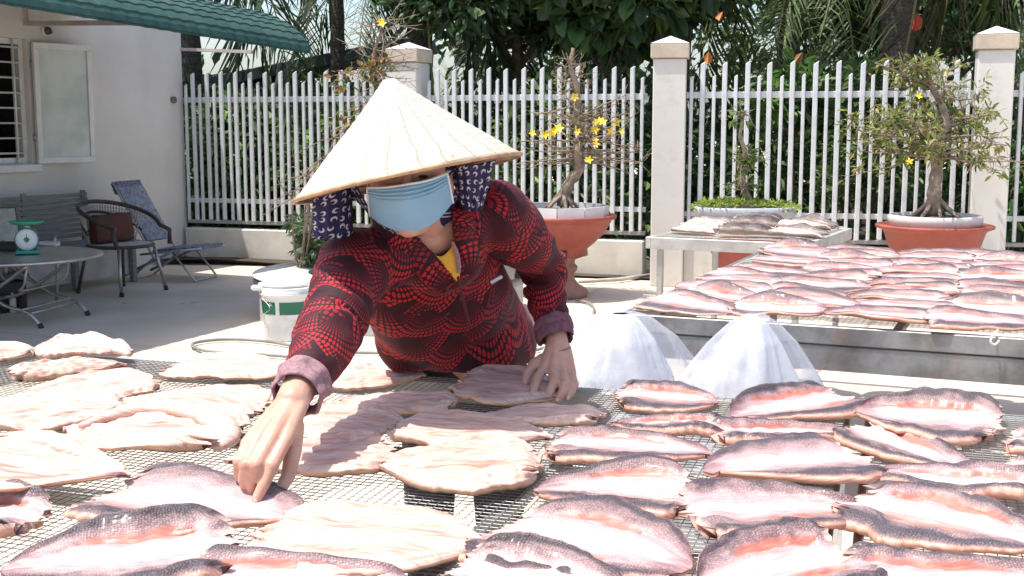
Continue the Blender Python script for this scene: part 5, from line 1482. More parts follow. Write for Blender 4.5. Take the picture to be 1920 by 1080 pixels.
# ---- joints (metres, world)
shR = atY(668, 500, 2.66); elR = atY(618, 622, 2.40); wrR = atY(548, 752, 2.13)
shL = atY(925, 400, 2.80); elL = atY(1018, 505, 3.02); wrL = atY(1047, 652, 2.89)
neckb = Vector((-.175, 2.74, 1.165)); headc = Vector((-.215, 2.60, 1.275))
hipc = Vector((-.13, 3.20, .84)); ax = (shL - shR).normalized()
chest = Vector((-.185, 2.87, 1.05)); waist = Vector((-.145, 3.05, .915))
bm = BM()
limb(bm, [neckb + Vector((0, .04, -.02)), chest, waist, hipc], [.068, .105, .11, .13], 20, side=ax, ell=.72)
limb(bm, [shR.lerp(neckb, .1), neckb, shL.lerp(neckb, .1)], [.052, .06, .052])
limb(bm, [neckb + Vector((0, .03, -.02)), headc + Vector((.0, .045, -.02))], [.058, .055], 16)
ball(bm, headc + Vector((0, .02, .03)), (.078, .095, .10), 24)
ball(bm, headc + Vector((.0, -.03, -.045)), (.058, .06, .062), 20)        # jaw
ball(bm, headc + Vector((.0, -.072, -.085)), (.024, .022, .02), 14)       # chin
limb(bm, [headc + Vector((0, -.078, .02)), headc + Vector((0, -.098, -.018))], [.009, .014], 10)  # nose
for sx in (-1, 1):
    ball(bm, headc + Vector((sx * .079, .015, -.005)), (.012, .022, .032), 12)   # ears
    ball(bm, headc + Vector((sx * .040, -.055, -.015)), (.022, .022, .02), 12)   # cheeks
limb(bm, [headc + Vector((-.02, -.083, -.05)), headc + Vector((.02, -.083, -.05))], [.008, .008], 8)
limb(bm, [shR, elR, wrR], [.046, .041, .030], 16); limb(bm, [shL, elL, wrL], [.046, .036, .026], 16)
ball(bm, shR.lerp(elR, .0), .05); ball(bm, elR.lerp(wrR, .25), .037); ball(bm, elL.lerp(wrL, .25), .037)
legs_ = []
for sx in (-1, 1):
    h_ = hipc + ax * .085 * sx + Vector((0, 0.02, -.04)); kn = Vector((h_.x + .02 * sx, 3.20, .44)); an = Vector((h_.x + .03 * sx, 3.27, .07))
    limb(bm, [h_, kn, an], [.085, .052, .034], 14); legs_.append((h_, kn, an))
    limb(bm, [an + Vector((0, .03, -.03)), an + Vector((0.01 * sx, -.14, -.045))], [.035, .026], 10)
# right hand (reaching, pinching)
def hand(bm, wr, palm, fingers, thumb, wr_r=.026):
    mc = sum((f[0] for f in fingers), Vector()) / len(fingers)
    # palm plate: tubes from wrist to each knuckle
    for i, f in enumerate(fingers):
        w0 = wr.lerp(wr + (f[0] - mc) * .45, 1)
        limb(bm, [w0, w0.lerp(f[0], .5), f[0]], [.0175, .0160, .0130], 10)
    limb(bm, [wr, palm], [wr_r * .8, .017], 12)
    for f in fingers:
        r0 = .0121 if f is not fingers[-1] else .0108
        limb(bm, f, [r0 * 1.04, r0 * .97, r0 * .88, r0 * .74], 10)
        ball(bm, f[1], r0 * 1.06, 10)
    limb(bm, thumb, [.018, .0155, .0130, .0100], 10)
P = lambda *a: [atY(*q) for q in a]
fR = [P((534, 828, 2.035), (510, 874, 1.992), (495, 908, 1.98), (481, 936, 1.972)),
      P((509, 822, 2.03), (481, 872, 1.985), (472, 903, 1.995), (474, 926, 2.010)),
      P((485, 824, 2.03), (462, 872, 1.99), (457, 900, 2.005), (462, 920, 2.025)),
      P((464, 832, 2.04), (448, 866, 2.01), (447, 890, 2.025), (453, 908, 2.045))]
tR = P((552, 800, 2.09), (549, 850, 2.06), (540, 893, 2.035), (524, 922, 2.01))
hand(bm, wrR, sum((f[0] for f in fR), Vector()) / 4 + Vector((.01, .03, -.01)), fR, tR)
fL = [P((1020, 690, 2.85), (1007, 711, 2.805), (1002, 727, 2.785), (999, 740, 2.775)),
      P((1037, 694, 2.84), (1038, 717, 2.79), (1031, 735, 2.77), (1026, 747, 2.765)),
      P((1054, 697, 2.84), (1060, 720, 2.79), (1054, 737, 2.77), (1047, 748, 2.765)),
      P((1071, 700, 2.845), (1077, 720, 2.80), (1072, 735, 2.785), (1066, 745, 2.78))]
tL = P((1018, 676, 2.88), (1001, 684, 2.865), (990, 700, 2.85), (986, 716, 2.84))
hand(bm, wrL, sum((f[0] for f in fL), Vector()) / 4 + Vector((0, .03, -.01)), fL, tL)
body_me = voxel(bm, .0030, 3, 'person')
body_me.materials.append(M_skin)
person = bpy.data.objects.new('person', body_me); COL.objects.link(person)
tag(person, 'woman in a conical hat, blue face mask and red dotted jacket bending over the fish', 'person')
# nails
M_nail = pm('nail', (.66, .42, .36), .25, var=.05, bump=0)
for f in fR + [tR] + fL + [tL]:
    d = (f[3] - f[2]).normalized(); v_ = (Vector((0, 0, CAMZ)) - f[3]).normalized(); n_ = (v_ - d * v_.dot(d)).normalized()
    c = f[3] + n_ * .0068 + d * .002; s_ = d.cross(n_)
    bm = BM(); ball(bm, (0, 0, 0), (.0045, .0062, .0016), 10, Matrix((s_, d, n_)).transposed()); o = link('fingernail', bm, M_nail, person, True); o.location = c
# eyes and brows in the shade of the brim
M_eye = pm('eye_dark', (.03, .02, .015), .3); M_hair = pm('dark_hair', (.02, .014, .012), .5, var=.4, vs=60)
for sx in (-1, 1):
    bm = BM(); ball(bm, headc + Vector((sx * .031, -.068, .022)), (.011, .009, .004), 12); link('eye', bm, M_eye, person, True)
    tube_o('eyebrow', [headc + Vector((sx * .016, -.078, .040)), headc + Vector((sx * .032, -.080, .046)), headc + Vector((sx * .050, -.068, .042))], [.0035, .004, .002], M_hair, person, 6)
bm = BM(); ball(bm, headc + Vector((0, .045, .055)), (.088, .095, .088), 24); link('hair', bm, M_hair, person, True)

# ---- jacket
def fan_mat():
    m, nt, b = newmat('fan_dot_fabric')
    uvn = nt.nodes.new('ShaderNodeUVMap'); uvn.uv_map = 'UVMap'
    sx = nt.nodes.new('ShaderNodeSeparateXYZ'); 
    # slight swirl of the print
    nz = nt.nodes.new('ShaderNodeTexNoise'); nz.inputs['Scale'].default_value = 7; nz.inputs['Detail'].default_value = 1; nt.links.new(uvn.outputs[0], nz.inputs['Vector'])
    ad = nt.nodes.new('ShaderNodeVectorMath'); ad.operation = 'MULTIPLY_ADD'; nt.links.new(nz.outputs['Color'], ad.inputs[0]); ad.inputs[1].default_value = (.022, .022, 0); nt.links.new(uvn.outputs[0], ad.inputs[2])
    nt.links.new(ad.outputs[0], sx.inputs[0])
    x = E(nt, sx.outputs[0]); y = E(nt, sx.outputs[1])
    W_, H_, RR = .115, .107, .101
    def fan(x, y, rot):
        c, s = math.cos(rot), math.sin(rot)
        X = (x * c + y * s) * (1 / W_); Y = (y * c - x * s) * (1 / H_)
        lx = (X.fract() - .5) * W_; ly = Y.fract() * H_ + .012
        r = (lx * lx + ly * ly).sqrt(); th = lx.f('ARCTAN2', ly)
        inside = (r < RR) * (th.abs() < .80)
        A = th * 9.0; fa = (A.fract() - .5).abs()
        k = (r * (1 / .012)).f('LOGARITHM', 1.17); fr = k.fract() - .5
        rho = (fa * fa * 1.0 + fr * fr).sqrt()
        size = r.step(.03, .10) * .25 + .15
        dots = rho < size
        lines = (fa < (r.step(.01, .06) * .10 + .08))
        near = r < .05
        val = E.op(nt, 'MAXIMUM', dots, lines * (r < .062) * .55)
        return inside, val * (r > .014), r
    i1, v1, r1 = fan(x, y, .35)
    i2, v2, r2 = fan(x + W_ * .5 + .01, y + H_ * .5, -.55)
    i3, v3, r3 = fan(x + .03, y - .02, 2.3)
    val = i1 * v1 + (1.0 - i1) * (i2 * v2 + (1.0 - i2) * (i3 * v3 * .5))
    rr_ = i1 * r1 + (1.0 - i1) * (i2 * r2 + (1.0 - i2) * r3)
    red = mixc(nt, rr_.step(.02, .095), (.10, .005, .010), (.45, .016, .024))
    c = mixc(nt, val, (.026, .003, .008), red)
    # sunlit, washed-out red painted over the print towards the hem
    ca = nt.nodes.new('ShaderNodeVertexColor'); ca.layer_name = 'Col'
    c = mixc(nt, E(nt, ca.outputs['Alpha']), c, ca.outputs[0])
    nt.links.new(c, b.inputs['Base Color'])
    b.inputs['Roughness'].default_value = .72; b.inputs['Specular IOR Level'].default_value = .3
    b.inputs['Sheen Weight'].default_value = .06; b.inputs['Sheen Roughness'].default_value = .5
    b.inputs['Sheen Tint'].default_value = (1, .6, .6, 1)
    bump_n(nt, b, noise_n(nt, 240, 3), .25, .0012)
    return m
M_jacket = fan_mat()
bm = BM()
hem = Vector((-.125, 3.17, .835))
limb(bm, [neckb + Vector((.0, .055, -.035)), Vector((-.19, 2.84, 1.085)), chest + Vector((-.006, .03, -.02)), waist + Vector((-.012, 0, -.012)), hem], [.125, .165, .178, .186, .190], 28, side=ax, ell=[.62, .62, .60, .56, .58])
up_ = Vector((0, .05, .03))
limb(bm, [shR + Vector((.02, .02, .0)), neckb + Vector((0, .018, .0)), neckb.lerp(shL, .5) + Vector((0, .0, 0)), shL + Vector((-.02, .015, 0))], [.070, .080, .084, .076], 18)
limb(bm, [shR, shR.lerp(elR, .5), elR, elR.lerp(wrR, .34), elR.lerp(wrR, .58)], [.083, .074, .066, .058, .052], 20)
limb(bm, [shL, shL.lerp(elL, .5) + Vector((.012, 0, .004)), elL + Vector((.008, .0, .006)), elL.lerp(wrL, .34), elL.lerp(wrL, .56)], [.082, .070, .062, .053, .047], 20)
jm = voxel(bm, .0055, 7, 'jacket')
n = len(jm.vertices); co = np.zeros(n * 3); jm.vertices.foreach_get('co', co); co = co.reshape(-1, 3)
no = np.zeros(n * 3); jm.vertices.foreach_get('normal', no); no = no.reshape(-1, 3)
def seg_coord(a, b_, P_):
    a = np.array(a); b_ = np.array(b_); d = b_ - a; L = np.linalg.norm(d); d = d / L; t_ = (P_ - a) @ d; q_ = P_ - a - t_[:, None] * d
    return t_, np.linalg.norm(q_, axis=1), L, d, q_
segs = {'ur': (shR, elR), 'lr': (elR, wrR), 'ul': (shL, elL), 'll': (elL, wrL)}
info = {k: seg_coord(a, b_, co) for k, (a, b_) in segs.items()}
dist = {}
for k, (t_, q_, L, d, _) in info.items():
    dd = np.sqrt(q_ ** 2 + np.clip(-t_, 0, None) ** 2 + np.clip(t_ - L, 0, None) ** 2); dist[k] = dd
dT = []
for a, b_ in ((neckb, chest), (chest, waist), (waist, hem)):
    t_, q_, L, d, _ = seg_coord(a, b_, co); dT.append(np.sqrt((q_ * .42) ** 2 + np.clip(-t_, 0, None) ** 2 + np.clip(t_ - L, 0, None) ** 2))
dT = np.minimum.reduce(dT)
names = list(dist); D_ = np.stack([dist[k] for k in names] + [dT], 1); lab = D_.argmin(1)
# folds
n3_ = SN(15, 3, 10, 12); n1 = SN(5, 3, 14, 16); n2 = SN(6, 3, 14, 38)
def nz3(N_, P_): return N_(P_[:, 0], P_[:, 1], P_[:, 2])
disp = .0050 * nz3(n1, co)
for k in names:
    t_, q_, L, d, qv = info[k]; i = names.index(k); w_ = np.exp(-np.clip(dist[k] - .07, 0, None) / .03) * (lab == i)
    helper = np.array([.3, -.5, .8]); e_ = np.cross(d, helper); e_ /= np.linalg.norm(e_); f_ = np.cross(d, e_); ang_ = np.arctan2(qv @ f_, qv @ e_)
    st = t_ * (120 if k[0] == 'l' else 85) + 1.3 * np.sin(ang_ * 2 + t_ * 9) + 1.1 * nz3(n1, co * .7)
    near_el = np.exp(-((t_ - (L if k[0] == 'u' else 0)) / .09) ** 2) + (.7 * np.exp(-((t_ - L) / .07) ** 2) if k[0] == 'l' else .25)
    disp += w_ * .0060 * np.sin(st + 2.2 * nz3(n1, co)) * (.15 + near_el) * (.55 + .6 * nz3(n3_, co))
isT = lab == len(names)
tt, _, LL, dt_, _ = seg_coord(neckb, hem, co)
disp += isT * .0085 * np.sin(60 * (co @ np.array([.75, -.25, .55])) + 2.0 * nz3(n1, co * .6)) * (.25 + sstep(tt, .2, .5)) * .8
disp += .0010 * nz3(n2, co)
co2 = co + no * disp[:, None]
# keep the belly resting on the fish, not in the mesh
co2[:, 2] = np.where((lab == len(names)) & (co2[:, 2] < .795), .795 + (co2[:, 2] - .795) * .15, co2[:, 2])
jm.vertices.foreach_set('co', co2.ravel().astype(np.float32))
# UVs
m_ = len(jm.loops); li = np.zeros(m_, dtype=np.int32); jm.loops.foreach_get('vertex_index', li)
nf = len(jm.polygons); ls = np.zeros(nf, dtype=np.int32); jm.polygons.foreach_get('loop_start', ls); lt = np.zeros(nf, dtype=np.int32); jm.polygons.foreach_get('loop_total', lt)
fl = np.repeat(lab[li[ls]], lt)
uvs = np.zeros((m_, 2)); Pl = co[li]
for i, k in enumerate(names):
    t_, q_, L, d, qv = [x if not isinstance(x, np.ndarray) or x.shape[0] != n else x[li] for x in info[k]]
    cam_side = np.array(Vector((0, 0, 1.4)) - (segs[k][0] + segs[k][1]) / 2); cam_side = cam_side - d * (cam_side @ d); cam_side /= np.linalg.norm(cam_side)
    f_ = np.cross(d, cam_side); a_ = np.arctan2(qv @ f_, qv @ cam_side)
    u_ = np.stack([a_ * .062 + .3 * i, t_ + (.0 if k[0] == 'u' else info['u' + k[1]][2])], 1)
    uvs[fl == i] = u_[fl == i]
axn = np.array(ax); dn = np.array((hem - neckb).normalized())
uT = np.stack([(Pl - np.array(neckb)) @ axn + 2.0, (Pl - np.array(neckb)) @ dn * 1.0 + ((Pl - np.array(neckb)) @ np.cross(axn, dn)) * .25], 1)
uvs[fl == len(names)] = uT[fl == len(names)]
uvl = jm.uv_layers.new(name='UVMap'); uvl.data.foreach_set('uv', uvs.ravel().astype(np.float32))
sun_wash = np.clip(sstep(tt, .42, .56) * (.5 + .35 * nz3(n1, co)), 0, .7) * isT  # weight of the sunlit red put into the belly colour
cc = np.zeros((n, 4), dtype=np.float32); cc[:, :3] = (.36, .035, .05); cc[:, 3] = sun_wash
ca = jm.color_attributes.new('Col', 'FLOAT_COLOR', 'POINT'); ca.data.foreach_set('color', cc.ravel())
# open the neck: a V in front, seen from the chest side
rt = np.array(ax); dn3 = np.array(Vector((0.02, .10, -.30)).normalized()); fw = np.cross(rt, dn3); fw /= np.linalg.norm(fw)
if fw[1] > 0: fw = -fw
vbase = np.array(atY(858, 522, 2.70))      # lower tip of the V
bm = bmesh.new(); bm.from_mesh(jm); bm.verts.ensure_lookup_table()
dele = []
for v in bm.verts:
    p = v.co
    if p.y > 2.83: continue
    # picture-like plane through the collar: x and z with small depth
    z = p.z - vbase[2]; x = p.x - vbase[0]
    if p.y < 2.80 and z > 0 and (-.80 * z - .002) < x < (.0 * z + .004) and z < .16: dele.append(v)
    elif (Vector((p.x, p.y, 0)) - Vector((neckb.x - .01, neckb.y - .02, 0))).length < .048 and p.z > neckb.z - .02: dele.append(v)
bmesh.ops.delete(bm, geom=dele, context='VERTS')
bm.to_mesh(jm); bm.free()
jm.polygons.foreach_set('use_smooth', [True] * len(jm.polygons))
jk = link('jacket', jm, M_jacket, person); sd = jk.modifiers.new('s', 'SOLIDIFY'); sd.thickness = .003; sd.offset = -1
# plain fabric pieces
M_mar = pm('maroon_trim', (.09, .010, .02), .75, var=.2)
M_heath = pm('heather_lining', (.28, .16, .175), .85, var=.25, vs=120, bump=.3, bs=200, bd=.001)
M_yel = pm('yellow_shirt', (.72, .40, .05), .8, var=.1, vs=30, bump=.2)
# yellow shirt under the V
bm = BM(); tube(bm, [neckb + Vector((.01, .045, -.045)), Vector((-.185, 2.86, 1.06))], [.088, .12], 24, side=ax, ell=.60)
limb(bm, [shR.lerp(neckb, .7), neckb + Vector((0, .03, -.012)), shL.lerp(neckb, .7)], [.04, .056, .04], 16)
ym = voxel(bm, .006, 6, 'undershirt'); b2_ = bmesh.new(); b2_.from_mesh(ym)
nc = atY(812, 452, 2.66)
dl_ = [v for v in b2_.verts if (v.co - nc).length < .056 or ((Vector((v.co.x, v.co.y, 0)) - Vector((neckb.x, neckb.y, 0))).length < .066 and v.co.z > neckb.z - .045)]
bmesh.ops.delete(b2_, geom=dl_, context='VERTS'); b2_.to_mesh(ym); b2_.free()
link('undershirt', ym, M_yel, person, True)
T_ = smoothpts(P((772, 444, 2.690), (800, 470, 2.676), (826, 481, 2.674), (846, 464, 2.678), (858, 432, 2.700)), 5); B_ = smoothpts(P((812, 478, 2.700), (835, 502, 2.695), (852, 522, 2.700), (860, 526, 2.705), (864, 500, 2.705)), 5)
bm = BM(); rw_ = [[bm.verts.new(a_.lerp(b_, j / 6) + Vector((0, .002 * math.sin(i * .9 + j), 0))) for i, (a_, b_) in enumerate(zip(T_, B_))] for j in range(7)]
for j in range(6):
    for i in range(len(T_) - 1): bm.faces.new((rw_[j][i], rw_[j + 1][i], rw_[j + 1][i + 1], rw_[j][i + 1]))
o = link('shirt_front', bm, M_yel, person, True); sd = o.modifiers.new('s', 'SOLIDIFY'); sd.thickness = .002; sd.offset = 0
# collar flaps along the V and round the neck
def ribbon(name, pts, wid, nrm, mat, th=.006, parent=person, uvm=True, taper=True):
    P_ = smoothpts(pts, 5); bm = BM(); pr = None; N_ = len(P_); ul = bm.loops.layers.uv.new('UVMap') if uvm else None
    for i, p in enumerate(P_):
        t_ = (P_[min(i + 1, N_ - 1)] - P_[max(i - 1, 0)]).normalized(); nn_ = Vector(nrm) if not callable(nrm) else nrm(i / (N_ - 1), p)
        s_ = t_.cross(nn_).normalized(); w_ = wid * (1 if not taper else (.55 + .45 * math.sin(math.pi * min(1, i / (N_ - 1) * .8 + .2))))
        ring_ = [bm.verts.new(p + nn_ * th / 2), bm.verts.new(p + s_ * w_ * .5 + nn_ * (th * 1.1)), bm.verts.new(p + s_ * w_ + nn_ * th * .2), bm.verts.new(p + s_ * w_ - nn_ * th * .5), bm.verts.new(p - nn_ * th / 2)]
        if pr:
            for k in range(5):
                f = bm.faces.new((pr[k], pr[(k + 1) % 5], ring_[(k + 1) % 5], ring_[k]))
                if uvm:
                    for l_, (a_, c_) in zip(f.loops, (((i - 1), k), ((i - 1), k + 1), (i, k + 1), (i, k))): l_[ul].uv = (abs(c_ * wid / 3) + .03, a_ * .012 + .02)
        pr = ring_
    me = bpy.data.meshes.new(name); bm.to_mesh(me); bm.free()
    c_ = me.color_attributes.new('Col', 'FLOAT_COLOR', 'POINT'); c_.data.foreach_set('color', [0.0] * 4 * len(me.vertices))
    return link(name, me, mat, parent, True)
ribbon('collar', P((858, 520, 2.715), (832, 495, 2.69), (800, 462, 2.655), (768, 430, 2.64), (735, 405, 2.66), (715, 385, 2.72)), -.062, (-.2, -.85, .35), M_jacket, .010)
ribbon('collar', P((860, 520, 2.715), (858, 480, 2.69), (850, 440, 2.665), (848, 400, 2.67), (850, 370, 2.71)), .055, (.25, -.85, .35), M_jacket, .010)
tube_o('zip', smoothpts(P((858, 518, 2.700), (864, 545, 2.705), (872, 575, 2.73), (880, 610, 2.79)), 5), .0035, M_mar, person, 6)
ribbon('lapel_lining', P((857, 512, 2.69), (853, 480, 2.675), (846, 455, 2.66)), .011, (.1, -.9, .3), M_heath, .004, uvm=False)
tg = link('metal_tag', bbox((0, 0, 0), (.030, .004, .0085), .0015), M_steel, person)
tg.location = atY(931, 524, 2.695) ; tg.rotation_euler = (R(-15), R(-28), R(12))
# pockets of the sleeves: rolled heather cuffs
def cuff(el, wr, t0, t1, r0, r1, seed, mat):
    d = (wr - el); a = el + d * t0; b_ = el + d * t1; Nn = 14; f = SN(seed, 2, 8, 3)
    bm = BM(); prf = [(-.0, 0.0), (.10, .6), (.2, 1), (.45, .9), (.5, .35), (.55, .9), (.8, 1.05), (.95, .7), (1.0, 0), (.9, -.6), (.3, -.8)]
    d = d.normalized(); e_ = d.orthogonal().normalized(); f_ = d.cross(e_); rings = []
    for s_, o_ in prf:
        c = a.lerp(b_, s_); rr_ = r0 + (r1 - r0) * s_ + o_ * .0045; ring_ = []
        for k in range(40):
            an = 2 * math.pi * k / 40; w_ = .004 * float(f(math.cos(an) * 1.5 + s_, math.sin(an) * 1.5))
            ring_.append(bm.verts.new(c + (e_ * math.cos(an) + f_ * math.sin(an)) * (rr_ + w_) + d * w_ * 1.5))
        rings.append(ring_)
    for a_, b2 in zip(rings, rings[1:] + rings[:1]):
        for k in range(40): bm.faces.new((a_[k], a_[(k + 1) % 40], b2[(k + 1) % 40], b2[k]))
    link('cuff', bm, mat, person, True)
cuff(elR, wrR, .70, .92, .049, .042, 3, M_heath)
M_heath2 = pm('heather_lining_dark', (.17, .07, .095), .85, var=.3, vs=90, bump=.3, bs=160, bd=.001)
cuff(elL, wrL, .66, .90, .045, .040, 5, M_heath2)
tube_o('wrist_band', [wrL + ((wrL - elL).normalized() * .004) + Vector((math.cos(a) * .0285, math.sin(a) * .024, .006 * math.cos(a))) for a in [i * math.pi / 12 for i in range(24)]], .0012, pm('brown_band', (.2, .1, .05), .6), person, 6, closed=True)
# trousers and sandals
bm = BM()
for (h_, kn, an) in legs_: limb(bm, [h_, kn, an + Vector((0, 0, .03))], [.10, .072, .058], 16)
ball(bm, hipc + Vector((0, .01, -.02)), (.165, .125, .11), 24)
tm = voxel(bm, .010, 4, 'trousers'); link('trousers', tm, pm('black_trousers', (.03, .028, .035), .85), person, True)

# ---- face mask
M_mask = pm('mask_blue', (.235, .43, .58), .75, var=.05, vs=8, bump=.15, bs=220, bd=.001)
def on(u, v, Y): return atY(u, v, Y)
Tp = P((689, 352, 2.545), (725, 351, 2.498), (765, 345, 2.480), (803, 338, 2.498), (838, 325, 2.545))
Bt = P((694, 405, 2.60), (725, 425, 2.545), (770, 435, 2.520), (815, 417, 2.545), (849, 380, 2.60))
Ntp = smoothpts(Tp, 8); Nbt = smoothpts(Bt, 8); rowsM = 64
bm = BM(); vs = []
for j in range(rowsM + 1):
    f = j / rowsM; row = []
    for i in range(len(Ntp)):
        g_ = i / (len(Ntp) - 1); p = Ntp[i].lerp(Nbt[i], f)
        bul = math.sin(math.pi * g_) ** .8 * (math.sin(math.pi * min(1, f * .82 + .1)))
        p = p + Vector((0, -.030 * bul, .0))
        if .04 < f < .30: p.y -= .0042 * math.sin((f - .04) / .26 * 3 * 2 * math.pi)
        p.y -= .016 * math.exp(-((g_ - .5) / .10) ** 2) * math.exp(-((f - .12) / .28) ** 2)
        p.y += .0015 * mnoise.noise(Vector((g_ * 5, f * 5, 1)))
        row.append(bm.verts.new(p))
    vs.append(row)
TOPV = [v.co.copy() for v in vs[0]]
for j in range(rowsM):
    for i in range(len(Ntp) - 1): bm.faces.new((vs[j][i], vs[j + 1][i], vs[j + 1][i + 1], vs[j][i + 1]))
mk = link('face_mask', bm, M_mask, person, True); sd = mk.modifiers.new('s', 'SOLIDIFY'); sd.thickness = .0015; sd.offset = 0
M_mw = pm('mask_edge', (.66, .72, .76), .7)
tube_o('mask_binding', TOPV, .0028, M_mw, mk, 6)
tube_o('mask_binding', [vs_ for vs_ in [Ntp[0].lerp(Nbt[0], k / 6) for k in range(7)]], .0034, M_mw, mk, 6)
tube_o('mask_binding', [Ntp[-1].lerp(Nbt[-1], k / 6) for k in range(7)], .0034, M_mw, mk, 6)
for (a, b_, sx) in ((Ntp[0], Nbt[0], -1), (Ntp[-1], Nbt[-1], 1)):
    e_ = headc + Vector((sx * .086, .03, .01)); tube_o('ear_loop', smoothpts([a, e_ + Vector((0, 0, .02)), e_ + Vector((0, .01, -.01)), b_], 5), .0016, M_mw, mk, 5)

# ---- navy head scarf with pale crescents
def scarf_mat():
    m, nt, b = newmat('crescent_scarf'); uvn = nt.nodes.new('ShaderNodeUVMap'); uvn.uv_map = 'UVMap'
    sc_ = 1 / .0185
    mp = nt.nodes.new('ShaderNodeMapping'); nt.links.new(uvn.outputs[0], mp.inputs[0]); mp.inputs['Scale'].default_value = (sc_, sc_, 1)
    vo = nt.nodes.new('ShaderNodeTexVoronoi'); vo.voronoi_dimensions = '2D'; vo.inputs['Scale'].default_value = 1; vo.inputs['Randomness'].default_value = .45; nt.links.new(mp.outputs[0], vo.inputs['Vector'])
    sb = nt.nodes.new('ShaderNodeVectorMath'); sb.operation = 'SUBTRACT'; nt.links.new(mp.outputs[0], sb.inputs[0]); nt.links.new(vo.outputs['Position'], sb.inputs[1])
    ro = nt.nodes.new('ShaderNodeVectorRotate'); ro.rotation_type = 'Z_AXIS'; nt.links.new(sb.outputs[0], ro.inputs['Vector'])
    sc2 = nt.nodes.new('ShaderNodeSeparateColor'); nt.links.new(vo.outputs['Color'], sc2.inputs[0]); nt.links.new((E(nt, sc2.outputs[0]) * 6.28).s, ro.inputs['Angle'])
    s2 = nt.nodes.new('ShaderNodeSeparateXYZ'); nt.links.new(ro.outputs[0], s2.inputs[0]); x = E(nt, s2.outputs[0]); y = E(nt, s2.outputs[1])
    d1 = (x * x + y * y).sqrt(); x2 = x - .13; d2 = (x2 * x2 + y * y).sqrt()
    cr = (d1 < .30) * (d2 > .19)
    nt.links.new(mixc(nt, cr, (.012, .010, .060), (.50, .48, .56)), b.inputs['Base Color']); b.inputs['Roughness'].default_value = .8
    return m
M_scarf = scarf_mat()
def drape(name, T, B, rows_=18, fold=.006, seed=1, nf=4):
    T = smoothpts(T, 7); B = smoothpts(B, 7); f_ = SN(seed, 2, 6, 3); V = []; U = []
    for j in range(rows_ + 1):
        for i in range(len(T)):
            g_ = i / (len(T) - 1); f = j / rows_; p = T[i].lerp(B[i], f)
            p = p + Vector((0, 1, 0)) * (fold * math.sin(g_ * nf * 2 * math.pi + 1) * (.4 + .6 * f) + .003 * float(f_(g_, f)))
            V.append(tuple(p)); U.append((g_ * max((T[-1] - T[0]).length, (B[-1] - B[0]).length), f * (B[len(B) // 2] - T[len(T) // 2]).length))
    n_ = len(T); F = [(j * n_ + i, j * n_ + i + 1, (j + 1) * n_ + i + 1, (j + 1) * n_ + i) for j in range(rows_) for i in range(n_ - 1)]
    me = npmesh(name, V, [q[::-1] for q in F], uv=U); o = link(name, me, M_scarf, person); sd_ = o.modifiers.new('s', 'SOLIDIFY'); sd_.thickness = .0015; return o
drape('headscarf', P((586, 372, 2.60), (615, 365, 2.57), (648, 355, 2.60), (660, 350, 2.64)), P((585, 446, 2.60), (610, 449, 2.57), (640, 446, 2.59), (662, 444, 2.63)), seed=2)
drape('headscarf', P((640, 350, 2.62), (655, 345, 2.60), (668, 348, 2.58)), P((688, 398, 2.64), (692, 404, 2.62), (700, 408, 2.60)), seed=3, nf=1)
drape('headscarf', P((846, 318, 2.62), (870, 310, 2.58), (900, 306, 2.62), (930, 300, 2.66)), P((858, 378, 2.66), (876, 392, 2.63), (892, 398, 2.64), (905, 392, 2.68)), seed=4, fold=.008)
drape('headscarf', P((690, 404, 2.60), (715, 418, 2.575), (745, 432, 2.56)), P((700, 412, 2.61), (722, 430, 2.60), (752, 445, 2.59)), rows_=8, seed=5, nf=1, fold=.002)
# scarf over the crown and nape under the hat
bm = BM(); ball(bm, headc + Vector((0, .055, .035)), (.098, .098, .10), 28); ball(bm, headc + Vector((0.01, .10, -.04)), (.085, .06, .08), 20)
sm_ = voxel(bm, .006, 5, 'headscarf'); b2_ = bmesh.new(); b2_.from_mesh(sm_)
bmesh.ops.delete(b2_, geom=[v for v in b2_.verts if v.co.y < headc.y - .012 and abs(v.co.x - headc.x) < .082 and v.co.z < headc.z + .09], context='VERTS')
ul = b2_.loops.layers.uv.new('UVMap')
for f in b2_.faces:
    for l_ in f.loops: l_[ul].uv = (math.atan2(l_.vert.co.x - headc.x, l_.vert.co.y - headc.y) * .095, l_.vert.co.z)
b2_.to_mesh(sm_); b2_.free(); link('headscarf', sm_, M_scarf, person, True)

